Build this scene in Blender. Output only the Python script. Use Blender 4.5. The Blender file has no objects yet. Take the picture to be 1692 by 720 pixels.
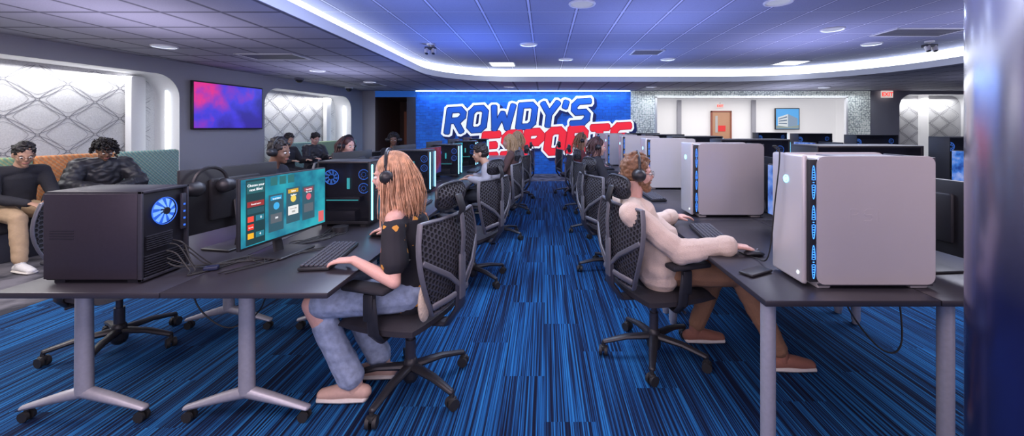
import bpy,bmesh,math,random
from mathutils import Vector,Matrix,noise
random.seed(7)
SC=bpy.context.scene; COL=SC.collection
PI=math.pi
def V(*a): return Vector(a)
TS=bpy.data.scenes.new('workbench')
def evalmesh(o):
    TS.collection.objects.link(o); vl=TS.view_layers[0]; vl.update(); dg=vl.depsgraph
    me=bpy.data.meshes.new_from_object(o.evaluated_get(dg),depsgraph=dg)
    bpy.data.objects.remove(o); return me
# ---------------------------------------------------------------- materials
MC={}
def mat(name,col,rough=.5,metal=0,em=None,es=0,bump=0,bs=60,var=.05,spec=.5,coat=0,alpha=1):
    if name in MC: return MC[name]
    m=bpy.data.materials.new(name); m.use_nodes=True; nt=m.node_tree; b=nt.nodes['Principled BSDF']
    tc=nt.nodes.new('ShaderNodeTexCoord'); nz=nt.nodes.new('ShaderNodeTexNoise'); nz.inputs['Scale'].default_value=bs; nz.inputs['Detail'].default_value=3
    nt.links.new(tc.outputs['Object'],nz.inputs['Vector'])
    rp=nt.nodes.new('ShaderNodeValToRGB'); c=col
    rp.color_ramp.elements[0].position=.3; rp.color_ramp.elements[1].position=.7
    rp.color_ramp.elements[0].color=(c[0]*(1-var),c[1]*(1-var),c[2]*(1-var),1)
    rp.color_ramp.elements[1].color=(min(1,c[0]*(1+var)),min(1,c[1]*(1+var)),min(1,c[2]*(1+var)),1)
    nt.links.new(nz.outputs['Fac'],rp.inputs['Fac']); nt.links.new(rp.outputs['Color'],b.inputs['Base Color'])
    b.inputs['Roughness'].default_value=rough; b.inputs['Metallic'].default_value=metal
    b.inputs['Specular IOR Level'].default_value=spec
    if coat: b.inputs['Coat Weight'].default_value=coat
    if alpha<1: b.inputs['Alpha'].default_value=alpha
    if em: b.inputs['Emission Color'].default_value=(*em,1); b.inputs['Emission Strength'].default_value=es
    if bump:
        bp=nt.nodes.new('ShaderNodeBump'); bp.inputs['Strength'].default_value=bump; bp.inputs['Distance'].default_value=.01
        nt.links.new(nz.outputs['Fac'],bp.inputs['Height']); nt.links.new(bp.outputs['Normal'],b.inputs['Normal'])
    MC[name]=m; return m
def em(name,col,s): return mat(name,(col[0]*.2,col[1]*.2,col[2]*.2),.5,0,col,s,var=.02)
def nodes(name):
    m=bpy.data.materials.new(name); m.use_nodes=True; MC[name]=m
    return m,m.node_tree,m.node_tree.nodes['Principled BSDF']
def N(nt,t,**k):
    n=nt.nodes.new(t)
    for a,b in k.items(): setattr(n,a,b)
    return n
def MA(nt,op,a,b=None,c=None):
    n=nt.nodes.new('ShaderNodeMath'); n.operation=op
    for i,x in enumerate((a,b,c)):
        if x is None: continue
        if isinstance(x,(int,float)): n.inputs[i].default_value=x
        else: nt.links.new(x,n.inputs[i])
    return n.outputs[0]
def ramp(nt,fac,stops,interp='LINEAR'):
    r=nt.nodes.new('ShaderNodeValToRGB'); r.color_ramp.interpolation=interp; e=r.color_ramp.elements
    while len(e)<len(stops): e.new(.5)
    for x,(p,c) in zip(e,stops): x.position=p; x.color=(*c,1)
    if fac is not None: nt.links.new(fac,r.inputs['Fac'])
    return r.outputs['Color']
def MIX(nt,f,a,b):
    n=nt.nodes.new('ShaderNodeMix'); n.data_type='RGBA'
    nt.links.new(f,n.inputs['Factor'])
    for s,x in ((6,a),(7,b)):
        if isinstance(x,tuple): n.inputs[s].default_value=(*x,1)
        else: nt.links.new(x,n.inputs[s])
    return n.outputs[2]
def objxyz(nt):
    tc=nt.nodes.new('ShaderNodeTexCoord'); s=nt.nodes.new('ShaderNodeSeparateXYZ'); nt.links.new(tc.outputs['Object'],s.inputs[0])
    return s.outputs[0],s.outputs[1],s.outputs[2],tc.outputs['Object']
def comb(nt,x,y,z):
    n=nt.nodes.new('ShaderNodeCombineXYZ')
    for i,a in enumerate((x,y,z)):
        if isinstance(a,(int,float)): n.inputs[i].default_value=a
        else: nt.links.new(a,n.inputs[i])
    return n.outputs[0]
# ---------------------------------------------------------------- geometry
class G:
    def __init__(s): s.v=[]; s.f=[]
    def add(s,vs,fs,M=None):
        o=len(s.v)
        if M is not None: s.v.extend(M@Vector(p) for p in vs)
        else: s.v.extend(Vector(p) for p in vs)
        s.f.extend([i+o for i in f] for f in fs)
        return s
    def box(s,c,d,bev=0,seg=2,M=None):
        c=Vector(c)
        if not bev:
            x,y,z=[q/2 for q in d]
            vs=[c+V(a*x,b*y,e*z) for a in(-1,1) for b in(-1,1) for e in(-1,1)]
            fs=[(0,1,3,2),(4,6,7,5),(0,4,5,1),(2,3,7,6),(0,2,6,4),(1,5,7,3)]
            return s.add(vs,fs,M)
        bm=bmesh.new(); bmesh.ops.create_cube(bm,size=1)
        for v in bm.verts: v.co=V(v.co.x*d[0],v.co.y*d[1],v.co.z*d[2])
        bmesh.ops.bevel(bm,geom=bm.edges[:],offset=min(bev,min(d)*.49),segments=seg,profile=.5,affect='EDGES')
        bm.verts.index_update()
        s.add([c+v.co for v in bm.verts],[[v.index for v in f.verts] for f in bm.faces],M); bm.free(); return s
    def cyl(s,p1,p2,r1,r2=None,seg=16,M=None):
        p1=Vector(p1);p2=Vector(p2); r2=r1 if r2 is None else r2
        t=(p2-p1).normalized(); a=t.orthogonal().normalized(); b=t.cross(a)
        vs=[];
        for p,r in((p1,r1),(p2,r2)):
            for i in range(seg):
                an=2*PI*i/seg; vs.append(p+a*math.cos(an)*r+b*math.sin(an)*r)
        fs=[(i,(i+1)%seg,seg+(i+1)%seg,seg+i) for i in range(seg)]+[list(range(seg))[::-1],list(range(seg,2*seg))]
        return s.add(vs,fs,M)
    def loft(s,pts,rad,side=None,seg=12,M=None,cap=True):
        pts=[Vector(p) for p in pts]; n=len(pts)
        rad=[(r,r) if isinstance(r,(int,float)) else r for r in rad]
        T=[]
        for i in range(n):
            a=pts[max(i-1,0)]; b=pts[min(i+1,n-1)]; T.append((b-a).normalized())
        P=[];R=[];TT=[]
        if cap:
            for k in(.15,.5,.85):
                m=min(rad[0]); P.append(pts[0]-T[0]*m*math.cos(k*PI/2)); q=math.sin(k*PI/2); R.append((rad[0][0]*q,rad[0][1]*q)); TT.append(T[0])
        P+=pts;R+=rad;TT+=T
        if cap:
            for k in(.85,.5,.15):
                m=min(rad[-1]); P.append(pts[-1]+T[-1]*m*math.cos(k*PI/2)); q=math.sin(k*PI/2); R.append((rad[-1][0]*q,rad[-1][1]*q)); TT.append(T[-1])
        vs=[]; a=Vector(side) if side is not None else T[0].orthogonal()
        for p,r,t in zip(P,R,TT):
            a2=(a-t*a.dot(t))
            if a2.length<1e-5: a2=t.orthogonal()
            a2.normalize(); b=t.cross(a2)
            if side is None: a=a2
            for i in range(seg):
                an=2*PI*i/seg; vs.append(p+a2*math.cos(an)*r[0]+b*math.sin(an)*r[1])
        fs=[]
        for j in range(len(P)-1):
            for i in range(seg): fs.append((j*seg+i,j*seg+(i+1)%seg,(j+1)*seg+(i+1)%seg,(j+1)*seg+i))
        fs.append(list(range(seg))[::-1]); o=(len(P)-1)*seg; fs.append(list(range(o,o+seg)))
        return s.add(vs,fs,M)
    def ell(s,c,r,M=None,seg=16,rings=9):
        c=Vector(c); r=(r,r,r) if isinstance(r,(int,float)) else r
        vs=[c+V(0,0,r[2])]
        for j in range(1,rings):
            ph=PI*j/rings
            for i in range(seg):
                a=2*PI*i/seg; vs.append(c+V(math.sin(ph)*math.cos(a)*r[0],math.sin(ph)*math.sin(a)*r[1],math.cos(ph)*r[2]))
        vs.append(c-V(0,0,r[2])); fs=[]
        for i in range(seg): fs.append((0,1+i,1+(i+1)%seg))
        for j in range(rings-2):
            for i in range(seg):
                a=1+j*seg; fs.append((a+i,a+seg+i,a+seg+(i+1)%seg,a+(i+1)%seg))
        L=len(vs)-1; a=1+(rings-2)*seg
        for i in range(seg): fs.append((a+i,L,a+(i+1)%seg))
        return s.add(vs,fs,M)
    def torus(s,c,R,r,ax='x',seg=24,rs=6,M=None,arc=(0,2*PI),sx=1,sy=1):
        full=abs(arc[1]-arc[0]-2*PI)<1e-4; n=seg if full else seg+1; vs=[];c=Vector(c)
        for i in range(n):
            a=arc[0]+(arc[1]-arc[0])*i/seg
            for j in range(rs):
                b=2*PI*j/rs; q=R+r*math.cos(b); u=q*math.cos(a)*sx; w=q*math.sin(a)*sy; h=r*math.sin(b)
                vs.append(c+(V(h,u,w) if ax=='x' else V(u,h,w) if ax=='y' else V(u,w,h)))
        fs=[]
        for i in range(seg):
            k=(i+1)%n
            for j in range(rs): fs.append((i*rs+j,i*rs+(j+1)%rs,k*rs+(j+1)%rs,k*rs+j))
        return s.add(vs,fs,M)
    def prism(s,poly,t,M=None):
        n=len(poly); vs=[(x,y,0) for x,y in poly]+[(x,y,t) for x,y in poly]
        return s.add(vs,[list(range(n))[::-1],list(range(n,2*n))]+[(i,(i+1)%n,n+(i+1)%n,n+i) for i in range(n)],M)
    def mesh(s,name,smooth=True,ang=38):
        me=bpy.data.meshes.new(name); me.from_pydata([tuple(v) for v in s.v],[],s.f)
        bm=bmesh.new(); bm.from_mesh(me); bmesh.ops.recalc_face_normals(bm,faces=bm.faces[:]); bm.to_mesh(me); bm.free()
        if smooth:
            me.polygons.foreach_set('use_smooth',[True]*len(me.polygons))
            try: me.set_sharp_from_angle(angle=math.radians(ang))
            except Exception: pass
        return me
    def build(s,name,m,parent=None,loc=(0,0,0),rz=0,smooth=True,ang=38,**k):
        o=bpy.data.objects.new(name,s.mesh(name,smooth,ang)); o.data.materials.append(m); COL.objects.link(o)
        adopt(o,parent); o.location=loc; o.rotation_euler=(0,0,rz)
        for a,b in k.items(): o[a]=b
        return o
KIDS={}
def adopt(o,p):
    o.parent=p
    if p is not None: KIDS.setdefault(p.name,[]).append(o)
def thing(name,loc,rz,label,cat,group=None):
    o=bpy.data.objects.new(name,None); COL.objects.link(o); o.empty_display_size=.1; o.location=loc; o.rotation_euler=(0,0,rz)
    o['label']=label; o['category']=cat
    if group: o['group']=group
    return o
def dup(root,loc,rz,label=None,skip=()):
    def rec(o,par):
        n=o.copy(); COL.objects.link(n)
        if par is not None: adopt(n,par)
        for c in KIDS.get(o.name,[]):
            if c.name.split('.')[0] in skip: continue
            rec(c,n)
        return n
    n=rec(root,None); n.location=loc; n.rotation_euler=(0,0,rz)
    if label: n['label']=label
    return n
def text(name,body,size,m,parent=None,M=None,ext=.001,align='CENTER',offs=0,**k):
    cu=bpy.data.curves.new(name,'FONT'); cu.body=body; cu.size=size; cu.extrude=ext; cu.align_x=align; cu.offset=offs; cu.resolution_u=3
    me=evalmesh(bpy.data.objects.new('tmp',cu))
    if M is not None: me.transform(M)
    me.materials.clear(); me.materials.append(m)
    o=bpy.data.objects.new(name,me); COL.objects.link(o); adopt(o,parent)
    for a,b in k.items(): o[a]=b
    return o
MX=Matrix(((0,0,1,0),(1,0,0,0),(0,1,0,0),(0,0,0,1)))
MY=Matrix(((1,0,0,0),(0,0,-1,0),(0,1,0,0),(0,0,0,1)))
LET={'R':[4,[(0,0),(0,6),(3,6),(4,5),(4,4),(3,3),(0,3)],[(2,3),(4,0)]],
'O':[4,[(1,0),(3,0),(4,1),(4,5),(3,6),(1,6),(0,5),(0,1),(1,0)]],
'W':[5.4,[(0,6),(.9,0),(2.7,4),(4.5,0),(5.4,6)]],
'D':[4,[(0,0),(3,0),(4,1),(4,5),(3,6),(0,6),(0,0)]],
'Y':[4,[(0,6),(2,3),(4,6)],[(2,3),(2,0)]],"'":[.4,[(.2,6),(0,4.9)]],
'S':[4,[(0,0),(3,0),(4,1),(4,2.2),(3.2,3),(.8,3),(0,3.8),(0,5),(1,6),(4,6)]],
'E':[3.6,[(3.6,0),(0,0),(0,6),(3.6,6)],[(0,3),(3,3)]],
'P':[4,[(0,0),(0,6),(3,6),(4,5),(4,4),(3,3),(0,3)]],'T':[4,[(0,6),(4,6)],[(2,6),(2,0)]],'I':[.2,[(0,0),(0,6)]]}
def strokes(g,word,u,w,gap,sh,t,M,y0=0):
    x=0
    for ch in word:
        L=LET[ch]
        for st in L[1:]:
            for a,b in zip(st[:-1],st[1:]):
                P=[V((x+q[0]+q[1]*sh)*u,q[1]*u,0) for q in(a,b)]
                d=(P[1]-P[0]).normalized(); n=V(-d.y,d.x,0)*w/2; e=d*w/2*.85
                c=[P[0]-e*.55-n,P[0]-e-n*.5,P[0]-e+n*.5,P[0]-e*.55+n,P[1]+e*.55+n,P[1]+e+n*.5,P[1]+e-n*.5,P[1]+e*.55-n]
                g.prism([(q.x,q.y) for q in c],t+random.random()*.0006,M)
        x+=L[0]+gap
    return x*u
# ---------------------------------------------------------------- base materials
BLACK=mat('black_plastic',(.02,.02,.024),.42)
DARK=mat('dark_metal',(.05,.05,.065),.38,.3)
GREY=mat('grey_plastic',(.16,.16,.19),.5)
SILV=mat('silver_paint',(.42,.42,.46),.42,.35)
WHITEC=mat('silver_case_paint',(.62,.585,.585),.36,.3,var=.01,bs=8)
FAB=mat('black_fabric',(.022,.022,.028),.9,bump=.5,bs=300)
CY=em('cyan_led',(.2,.65,1),4)
BL=em('blue_led',(.05,.25,1),3)
WL=em('white_led',(.85,.93,1),5)
DESKM=mat('desk_laminate',(.032,.030,.038),.33,bump=.03,bs=400)
RUB=mat('black_rubber',(.02,.02,.02),.6)
# ================================================================ ROOM
def carpet():
    m,nt,b=nodes('carpet'); x,y,z,o=objxyz(nt)
    tx=MA(nt,'FLOOR',MA(nt,'MULTIPLY',x,1/.25)); ty=MA(nt,'FLOOR',MA(nt,'ADD',MA(nt,'MULTIPLY',y,1/1.0),MA(nt,'MULTIPLY',tx,.37)))
    wn=N(nt,'ShaderNodeTexWhiteNoise',noise_dimensions='2D'); nt.links.new(comb(nt,tx,ty,0),wn.inputs['Vector'])
    rnd=wn.outputs['Value']
    def nzz(fx,fy,det):
        nz=N(nt,'ShaderNodeTexNoise'); nz.inputs['Scale'].default_value=1; nz.inputs['Detail'].default_value=det; nz.inputs['Roughness'].default_value=.6
        nt.links.new(comb(nt,MA(nt,'MULTIPLY',x,fx),MA(nt,'MULTIPLY',y,fy),MA(nt,'MULTIPLY',rnd,60)),nz.inputs['Vector']); return nz.outputs['Fac']
    f=MA(nt,'ADD',MA(nt,'ADD',MA(nt,'MULTIPLY',nzz(140,.7,2),.84),MA(nt,'MULTIPLY',nzz(14,.5,1),.16)),MA(nt,'MULTIPLY',MA(nt,'SUBTRACT',rnd,.5),.03))
    blue=ramp(nt,f,[(.38,(.004,.006,.020)),(.47,(.006,.018,.058)),(.51,(.008,.046,.14)),(.57,(.011,.095,.27)),(.68,(.025,.18,.42))])
    gz=N(nt,'ShaderNodeTexNoise'); gz.inputs['Scale'].default_value=3; gz.inputs['Detail'].default_value=5; nt.links.new(o,gz.inputs['Vector'])
    grey=ramp(nt,gz.outputs['Fac'],[(.4,(.04,.04,.05)),(.6,(.18,.17,.19))])
    mk=MA(nt,'MAXIMUM',MA(nt,'LESS_THAN',x,-4.2),MA(nt,'GREATER_THAN',y,11.0))
    nt.links.new(MIX(nt,mk,blue,grey),b.inputs['Base Color']); b.inputs['Roughness'].default_value=.92; b.inputs['Specular IOR Level'].default_value=.15
    bp=N(nt,'ShaderNodeBump'); bp.inputs['Strength'].default_value=.2; bp.inputs['Distance'].default_value=.01
    nt.links.new(f,bp.inputs['Height']); nt.links.new(bp.outputs[0],b.inputs['Normal']); return m
def ceilmat(name,tile,bar,dk=.38):
    m,nt,b=nodes(name); x,y,z,o=objxyz(nt); P=.61
    def d(a): 
        f=MA(nt,'FRACT',MA(nt,'MULTIPLY',MA(nt,'ADD',a,100*P+.2),1/P)); return MA(nt,'MINIMUM',f,MA(nt,'SUBTRACT',1,f))
    e=MA(nt,'MINIMUM',d(x),d(y))
    nz=N(nt,'ShaderNodeTexNoise'); nz.inputs['Scale'].default_value=90; nt.links.new(o,nz.inputs['Vector'])
    tc=ramp(nt,nz.outputs['Fac'],[(.3,tuple(t*.88 for t in tile)),(.7,tile)])
    c=MIX(nt,MA(nt,'LESS_THAN',e,.045),tc,tuple(t*dk for t in tile))
    c=MIX(nt,MA(nt,'LESS_THAN',e,.022),c,bar)
    nt.links.new(c,b.inputs['Base Color']); b.inputs['Roughness'].default_value=.8
    return m
WALLM=mat('wall_paint',(.40,.40,.45),.7,bump=.05,bs=200,var=.03)
WHITEW=mat('white_wall_paint',(.80,.80,.82),.6,var=.02)
def quadp(name,pts,m,**k):
    g=G(); g.add(pts,[list(range(len(pts)))]); o=g.build(name,m,smooth=False,**k); o['kind']='structure'; return o
quadp('floor',[(-9,-3,0),(16,-3,0),(16,12.9,0),(-9,12.9,0)],carpet())
def rrect(x0,y0,x1,y1,rs,seg=10):
    out=[]
    for (cx,cy,sx,sy,a0),r in zip([(x0,y0,1,1,PI),(x1,y0,-1,1,1.5*PI),(x1,y1,-1,-1,0),(x0,y1,1,-1,.5*PI)],rs):
        for i in range(seg+1):
            a=a0+PI/2*i/seg; out.append((cx+sx*r+math.cos(a)*r,cy+sy*r+math.sin(a)*r))
    return out
def ringpanel(hole,x0,y0,x1,y1):
    cx=(min(p[0] for p in hole)+max(p[0] for p in hole))/2; cy=(min(p[1] for p in hole)+max(p[1] for p in hole))/2
    pts=list(hole)
    for c in((x0,y0),(x1,y0),(x1,y1),(x0,y1)):
        a=math.atan2(c[1]-cy,c[0]-cx); best=None;n=len(hole)
        for i in range(n):
            p,q=hole[i],hole[(i+1)%n]; d=(math.cos(a),math.sin(a)); e=(q[0]-p[0],q[1]-p[1]); den=d[0]*e[1]-d[1]*e[0]
            if abs(den)<1e-9: continue
            w=(p[0]-cx,p[1]-cy); t=(w[0]*e[1]-w[1]*e[0])/den; u=(w[0]*d[1]-w[1]*d[0])/den
            if t>0 and -1e-6<=u<=1+1e-6: best=(cx+d[0]*t,cy+d[1]*t)
        if best: pts.append(best)
    pts.sort(key=lambda p:math.atan2(p[1]-cy,p[0]-cx))
    out=[]
    for p in pts:
        dx,dy=p[0]-cx,p[1]-cy; ts=[]
        if dx>1e-9: ts.append((x1-cx)/dx)
        if dx<-1e-9: ts.append((x0-cx)/dx)
        if dy>1e-9: ts.append((y1-cy)/dy)
        if dy<-1e-9: ts.append((y0-cy)/dy)
        t=min(ts); out.append((cx+dx*t,cy+dy*t))
    n=len(pts); return pts+out,[(i,(i+1)%n,n+(i+1)%n,n+i) for i in range(n)]
ZL,ZH,LIP=2.61,2.96,.13
tray=rrect(-2.6,-2.8,7.5,10.2,(.5,.5,3.0,1.8),14)
vs,fs=ringpanel(tray,-9,-3,16,12.9)
g=G(); g.add([(x,y,ZL) for x,y in vs],fs); g.build('ceiling_lower',ceilmat('lower_ceiling_tiles',(.35,.345,.42),(.09,.09,.12),.55),smooth=False,kind='structure')
outer=rrect(-2.9,-3.1,7.8,10.5,(.8,.8,3.3,2.1),14)
n=len(tray)
g=G(); g.add([(x,y,ZL) for x,y in tray]+[(x,y,ZL+LIP) for x,y in tray]+[(x,y,ZL+LIP) for x,y in outer],[(i,(i+1)%n,n+(i+1)%n,n+i) for i in range(n)]+[(n+i,n+(i+1)%n,2*n+(i+1)%n,2*n+i) for i in range(n)])
g.build('trim_1',mat('cove_lip_paint',(.55,.55,.64),.5,em=(.7,.8,1),es=.16,var=.02),kind='structure')
g=G(); g.add([(x,y,ZL+LIP) for x,y in outer]+[(x,y,ZH) for x,y in outer],[(i,(i+1)%n,n+(i+1)%n,n+i) for i in range(n)])
g.build('trim_2',em('cove_glow',(.86,.93,1),3.4),kind='structure')
g=G(); g.add([(x,y,ZH) for x,y in outer],[list(range(n))]); g.build('ceiling',ceilmat('upper_ceiling_tiles',(.36,.38,.54),(.66,.68,.82),.42),smooth=False,kind='structure')
def WP(u,z,d=0): return V(-7.288+.12*u-d*.993,u+.12*d,z)
hole1=rrect(2.6,.02,7.14,2.36,(.05,.05,.38,.38),8); hole2=rrect(8.99,.02,12.2,2.36,(.05,.05,.38,.38),8)
g=G()
for h,a,b in((hole1,-3,8.0),(hole2,8.0,12.9)):
    vs,fs=ringpanel(h,a,0,b,ZL); g.add([WP(x,z) for x,z in vs],fs)
g.build('wall_left',WALLM,smooth=False,kind='structure')
FELT=mat('white_felt_panel',(.62,.62,.64),.95,bump=.12,bs=60,spec=.1,var=.10)
RIB=mat('grey_groove_rib',(.27,.27,.30),1,spec=.05)
def niche(i,h,W,D=.5,u0=0,u1=0,size=(.66,.50)):
    g=G(); n=len(h)
    g.add([W(x,z,0) for x,z in h]+[W(x,z,D) for x,z in h],[(k,(k+1)%n,n+(k+1)%n,n+k) for k in range(n)])
    g.build('trim_%d'%i,WHITEW,kind='structure')
    g=G(); g.add([W(x,z,D) for x,z in h],[list(range(n))]); g.build('wall_niche_back',FELT,smooth=False,kind='structure')
    g=G(); a,b=size; zz=.35; row=0
    while zz<2.5:
        uu=u0+(a/2 if row%2 else 0)
        while uu<u1:
            for sc,tr in((.97,.013),(.74,.007)):
                A=[];B=[]
                for k in range(32):
                    t=2*PI*k/32; c,s_=math.cos(t),math.sin(t); q=(abs(c)**1.28+abs(s_)**1.28)**(-1/1.28)
                    for L,s2 in((A,sc),(B,sc-tr*2/a)):
                        x=uu+c*q*a/2*s2; z=zz+s_*q*b/2*s2
                        L.append(W(min(max(x,u0+.02),u1-.02),min(max(z,.05),2.33),D-.004))
                g.add(A+B,[(k,(k+1)%32,32+(k+1)%32,32+k) for k in range(32)])
            uu+=a
        zz+=b/2; row+=1
    g.build('trim_%d'%(i+1),RIB,kind='structure',smooth=False)
niche(3,hole1,WP,.5,2.65,7.09); niche(5,hole2,WP,.5,9.04,12.15)
def strip(i,p,q,r=.012):
    g=G(); g.cyl(p,q,r); g.build('trim_%d'%i,WL,kind='structure')
strip(7,WP(7.1,.5,.22),WP(7.1,2.1,.22)); strip(8,WP(12.16,.5,.22),WP(12.16,2.1,.22),.016)
for i,u in((9,6.78),(10,11.7)):
    g=G(); g.box((0,0,0),(.12,.26,2.28),.03,M=Matrix.Translation(WP(u,1.18,.42))); g.build('trim_%d'%i,WHITEW,kind='structure')
BY=12.8
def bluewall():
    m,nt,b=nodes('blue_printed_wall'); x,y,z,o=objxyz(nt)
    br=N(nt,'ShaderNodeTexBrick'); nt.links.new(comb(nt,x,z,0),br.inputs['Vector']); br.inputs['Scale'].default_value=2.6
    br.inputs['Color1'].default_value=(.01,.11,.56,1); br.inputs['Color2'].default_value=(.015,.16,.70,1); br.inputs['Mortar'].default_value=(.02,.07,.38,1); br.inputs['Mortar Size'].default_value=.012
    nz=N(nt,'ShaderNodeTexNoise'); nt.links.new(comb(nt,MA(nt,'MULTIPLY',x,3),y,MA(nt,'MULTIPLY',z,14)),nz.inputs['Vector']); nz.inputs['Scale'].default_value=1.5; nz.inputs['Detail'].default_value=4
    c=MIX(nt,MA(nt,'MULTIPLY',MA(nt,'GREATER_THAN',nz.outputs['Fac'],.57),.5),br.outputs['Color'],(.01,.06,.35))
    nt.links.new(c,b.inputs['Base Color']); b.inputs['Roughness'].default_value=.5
    nt.links.new(c,b.inputs['Emission Color']); b.inputs['Emission Strength'].default_value=.35; return m  # printed wall given a glow of its own to brighten the blue
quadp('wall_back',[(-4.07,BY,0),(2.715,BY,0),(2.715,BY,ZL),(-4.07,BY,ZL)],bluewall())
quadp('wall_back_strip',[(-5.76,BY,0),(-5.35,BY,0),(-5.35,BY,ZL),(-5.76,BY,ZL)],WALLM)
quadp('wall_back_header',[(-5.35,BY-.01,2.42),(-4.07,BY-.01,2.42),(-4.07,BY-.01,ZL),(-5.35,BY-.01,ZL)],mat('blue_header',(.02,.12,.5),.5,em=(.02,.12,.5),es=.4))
DK=mat('dark_hall_paint',(.12,.075,.065),.8)
g=G(); g.add([(-5.35,BY,0),(-5.35,15,0),(-4.07,15,0),(-4.07,BY,0),(-5.35,BY,2.42),(-5.35,15,2.42),(-4.07,15,2.42),(-4.07,BY,2.42)],[(0,1,5,4),(1,2,6,5),(2,3,7,6),(4,5,6,7),(0,3,2,1)])
g.build('wall_hall',DK,smooth=False,kind='structure')
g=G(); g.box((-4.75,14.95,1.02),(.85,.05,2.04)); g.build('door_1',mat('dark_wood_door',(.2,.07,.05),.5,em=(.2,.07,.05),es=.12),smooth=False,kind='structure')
quadp('wall_hall_side',[(-4.35,BY-.02,0),(-4.07,BY-.02,0),(-4.07,BY-.02,2.42),(-4.35,BY-.02,2.42)],mat('charcoal_paint',(.09,.08,.10),.7))
g=G(); g.box((-.68,BY-.12,ZL-.015),(6.7,.05,.02)); g.build('trim_11',em('wall_wash_strip',(.55,.8,1),6),smooth=False,kind='structure')
def sparkle():
    m,nt,b=nodes('pierced_silver_screen'); x,y,z,o=objxyz(nt)
    vo=N(nt,'ShaderNodeTexVoronoi'); vo.inputs['Scale'].default_value=17; vo.inputs['Randomness'].default_value=.5; nt.links.new(o,vo.inputs['Vector'])
    nz=N(nt,'ShaderNodeTexNoise'); nz.inputs['Scale'].default_value=2; nt.links.new(o,nz.inputs['Vector'])
    c=ramp(nt,MA(nt,'ADD',vo.outputs['Distance'],MA(nt,'MULTIPLY',MA(nt,'SUBTRACT',nz.outputs['Fac'],.5),.5)),[(.25,(.90,.96,.93)),(.5,(.55,.60,.60)),(.75,(.25,.28,.31))])
    nt.links.new(c,b.inputs['Base Color']); b.inputs['Roughness'].default_value=.4
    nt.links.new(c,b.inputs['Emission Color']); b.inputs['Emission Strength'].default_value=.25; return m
SP=sparkle()
g=G()
for a,b_,c,d in((2.715,3.5,0,ZL),(9.5,10.27,0,ZL),(3.5,9.5,2.42,ZL)):
    g.box(((a+b_)/2,BY+.03,(c+d)/2),(b_-a,.08,d-c))
g.build('wall_back_screen',SP,smooth=False,kind='structure')
g=G()
for x in(3.5,9.5): g.box((x,BY-.02,1.21),(.06,.1,2.42))
g.box((6.5,BY-.02,2.42),(6.06,.1,.06)); g.build('trim_12',WHITEW,smooth=False,kind='structure')
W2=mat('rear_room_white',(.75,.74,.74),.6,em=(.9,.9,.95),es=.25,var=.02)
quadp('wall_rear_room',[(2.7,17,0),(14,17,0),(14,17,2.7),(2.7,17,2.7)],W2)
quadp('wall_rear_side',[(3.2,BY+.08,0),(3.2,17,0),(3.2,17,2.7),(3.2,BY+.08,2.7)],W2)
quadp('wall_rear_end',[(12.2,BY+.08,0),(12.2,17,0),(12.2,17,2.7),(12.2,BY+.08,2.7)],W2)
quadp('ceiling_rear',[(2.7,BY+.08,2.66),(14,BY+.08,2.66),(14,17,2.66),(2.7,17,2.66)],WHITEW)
quadp('floor_rear',[(2.7,12.9,0.0),(14,12.9,0.0),(14,17,0.0),(2.7,17,0.0)],mat('rear_floor_tile',(.35,.34,.36),.3))
g=G()
for x in(4.4,5.6,8.7): g.box((x,16.9,1.3),(.16,.12,2.6))
g.box((8.7,16.93,.9),(6.6,.1,.06)); g.build('trim_13',mat('grey_wall_trim',(.35,.35,.4),.6),smooth=False,kind='structure')
dr=thing('door_2',(7.36,16.93,0),0,'reddish wooden door with red notice','door'); dr['kind']='structure'
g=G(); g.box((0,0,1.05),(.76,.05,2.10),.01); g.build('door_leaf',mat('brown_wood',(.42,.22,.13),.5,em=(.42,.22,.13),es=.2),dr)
g=G()
for x in(-.40,.40): g.box((x,-.01,1.06),(.05,.09,2.16))
g.box((0,-.01,2.13),(.85,.09,.05)); g.build('door_frame',mat('red_frame',(.30,.09,.06),.5),dr)
g=G(); g.box((.02,-.04,1.42),(.30,.01,.24)); g.build('notice',em('red_notice',(.9,.05,.05),.7),dr)
g=G(); g.box((-.2,-.03,1.6),(.10,.01,.7)); g.build('door_glass',mat('pale_glass',(.5,.5,.5),.2),dr)
g=G(); g.cyl((.33,-.03,1.0),(.33,-.10,1.0),.02); g.build('door_handle',SILV,dr)
def WR(x,z,d=0): return V(x,BY+d,z)
hole3=rrect(11.2,.02,13.6,2.5,(.05,.05,.38,.38),8)
vs,fs=ringpanel(hole3,10.27,0,15.9,ZL); g=G(); g.add([WR(x,z) for x,z in vs],fs); g.build('wall_back_end',WALLM,smooth=False,kind='structure')
niche(14,hole3,WR,.45,11.25,13.55)
quadp('wall_right',[(15.5,-3,0),(15.5,BY,0),(15.5,BY,ZL),(15.5,-3,ZL)],WALLM)
quadp('wall_front',[(-9,-3,0),(16,-3,0),(16,-3,ZH),(-9,-3,ZH)],mat('front_wall_paint',(.4,.36,.48),.7))
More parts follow.
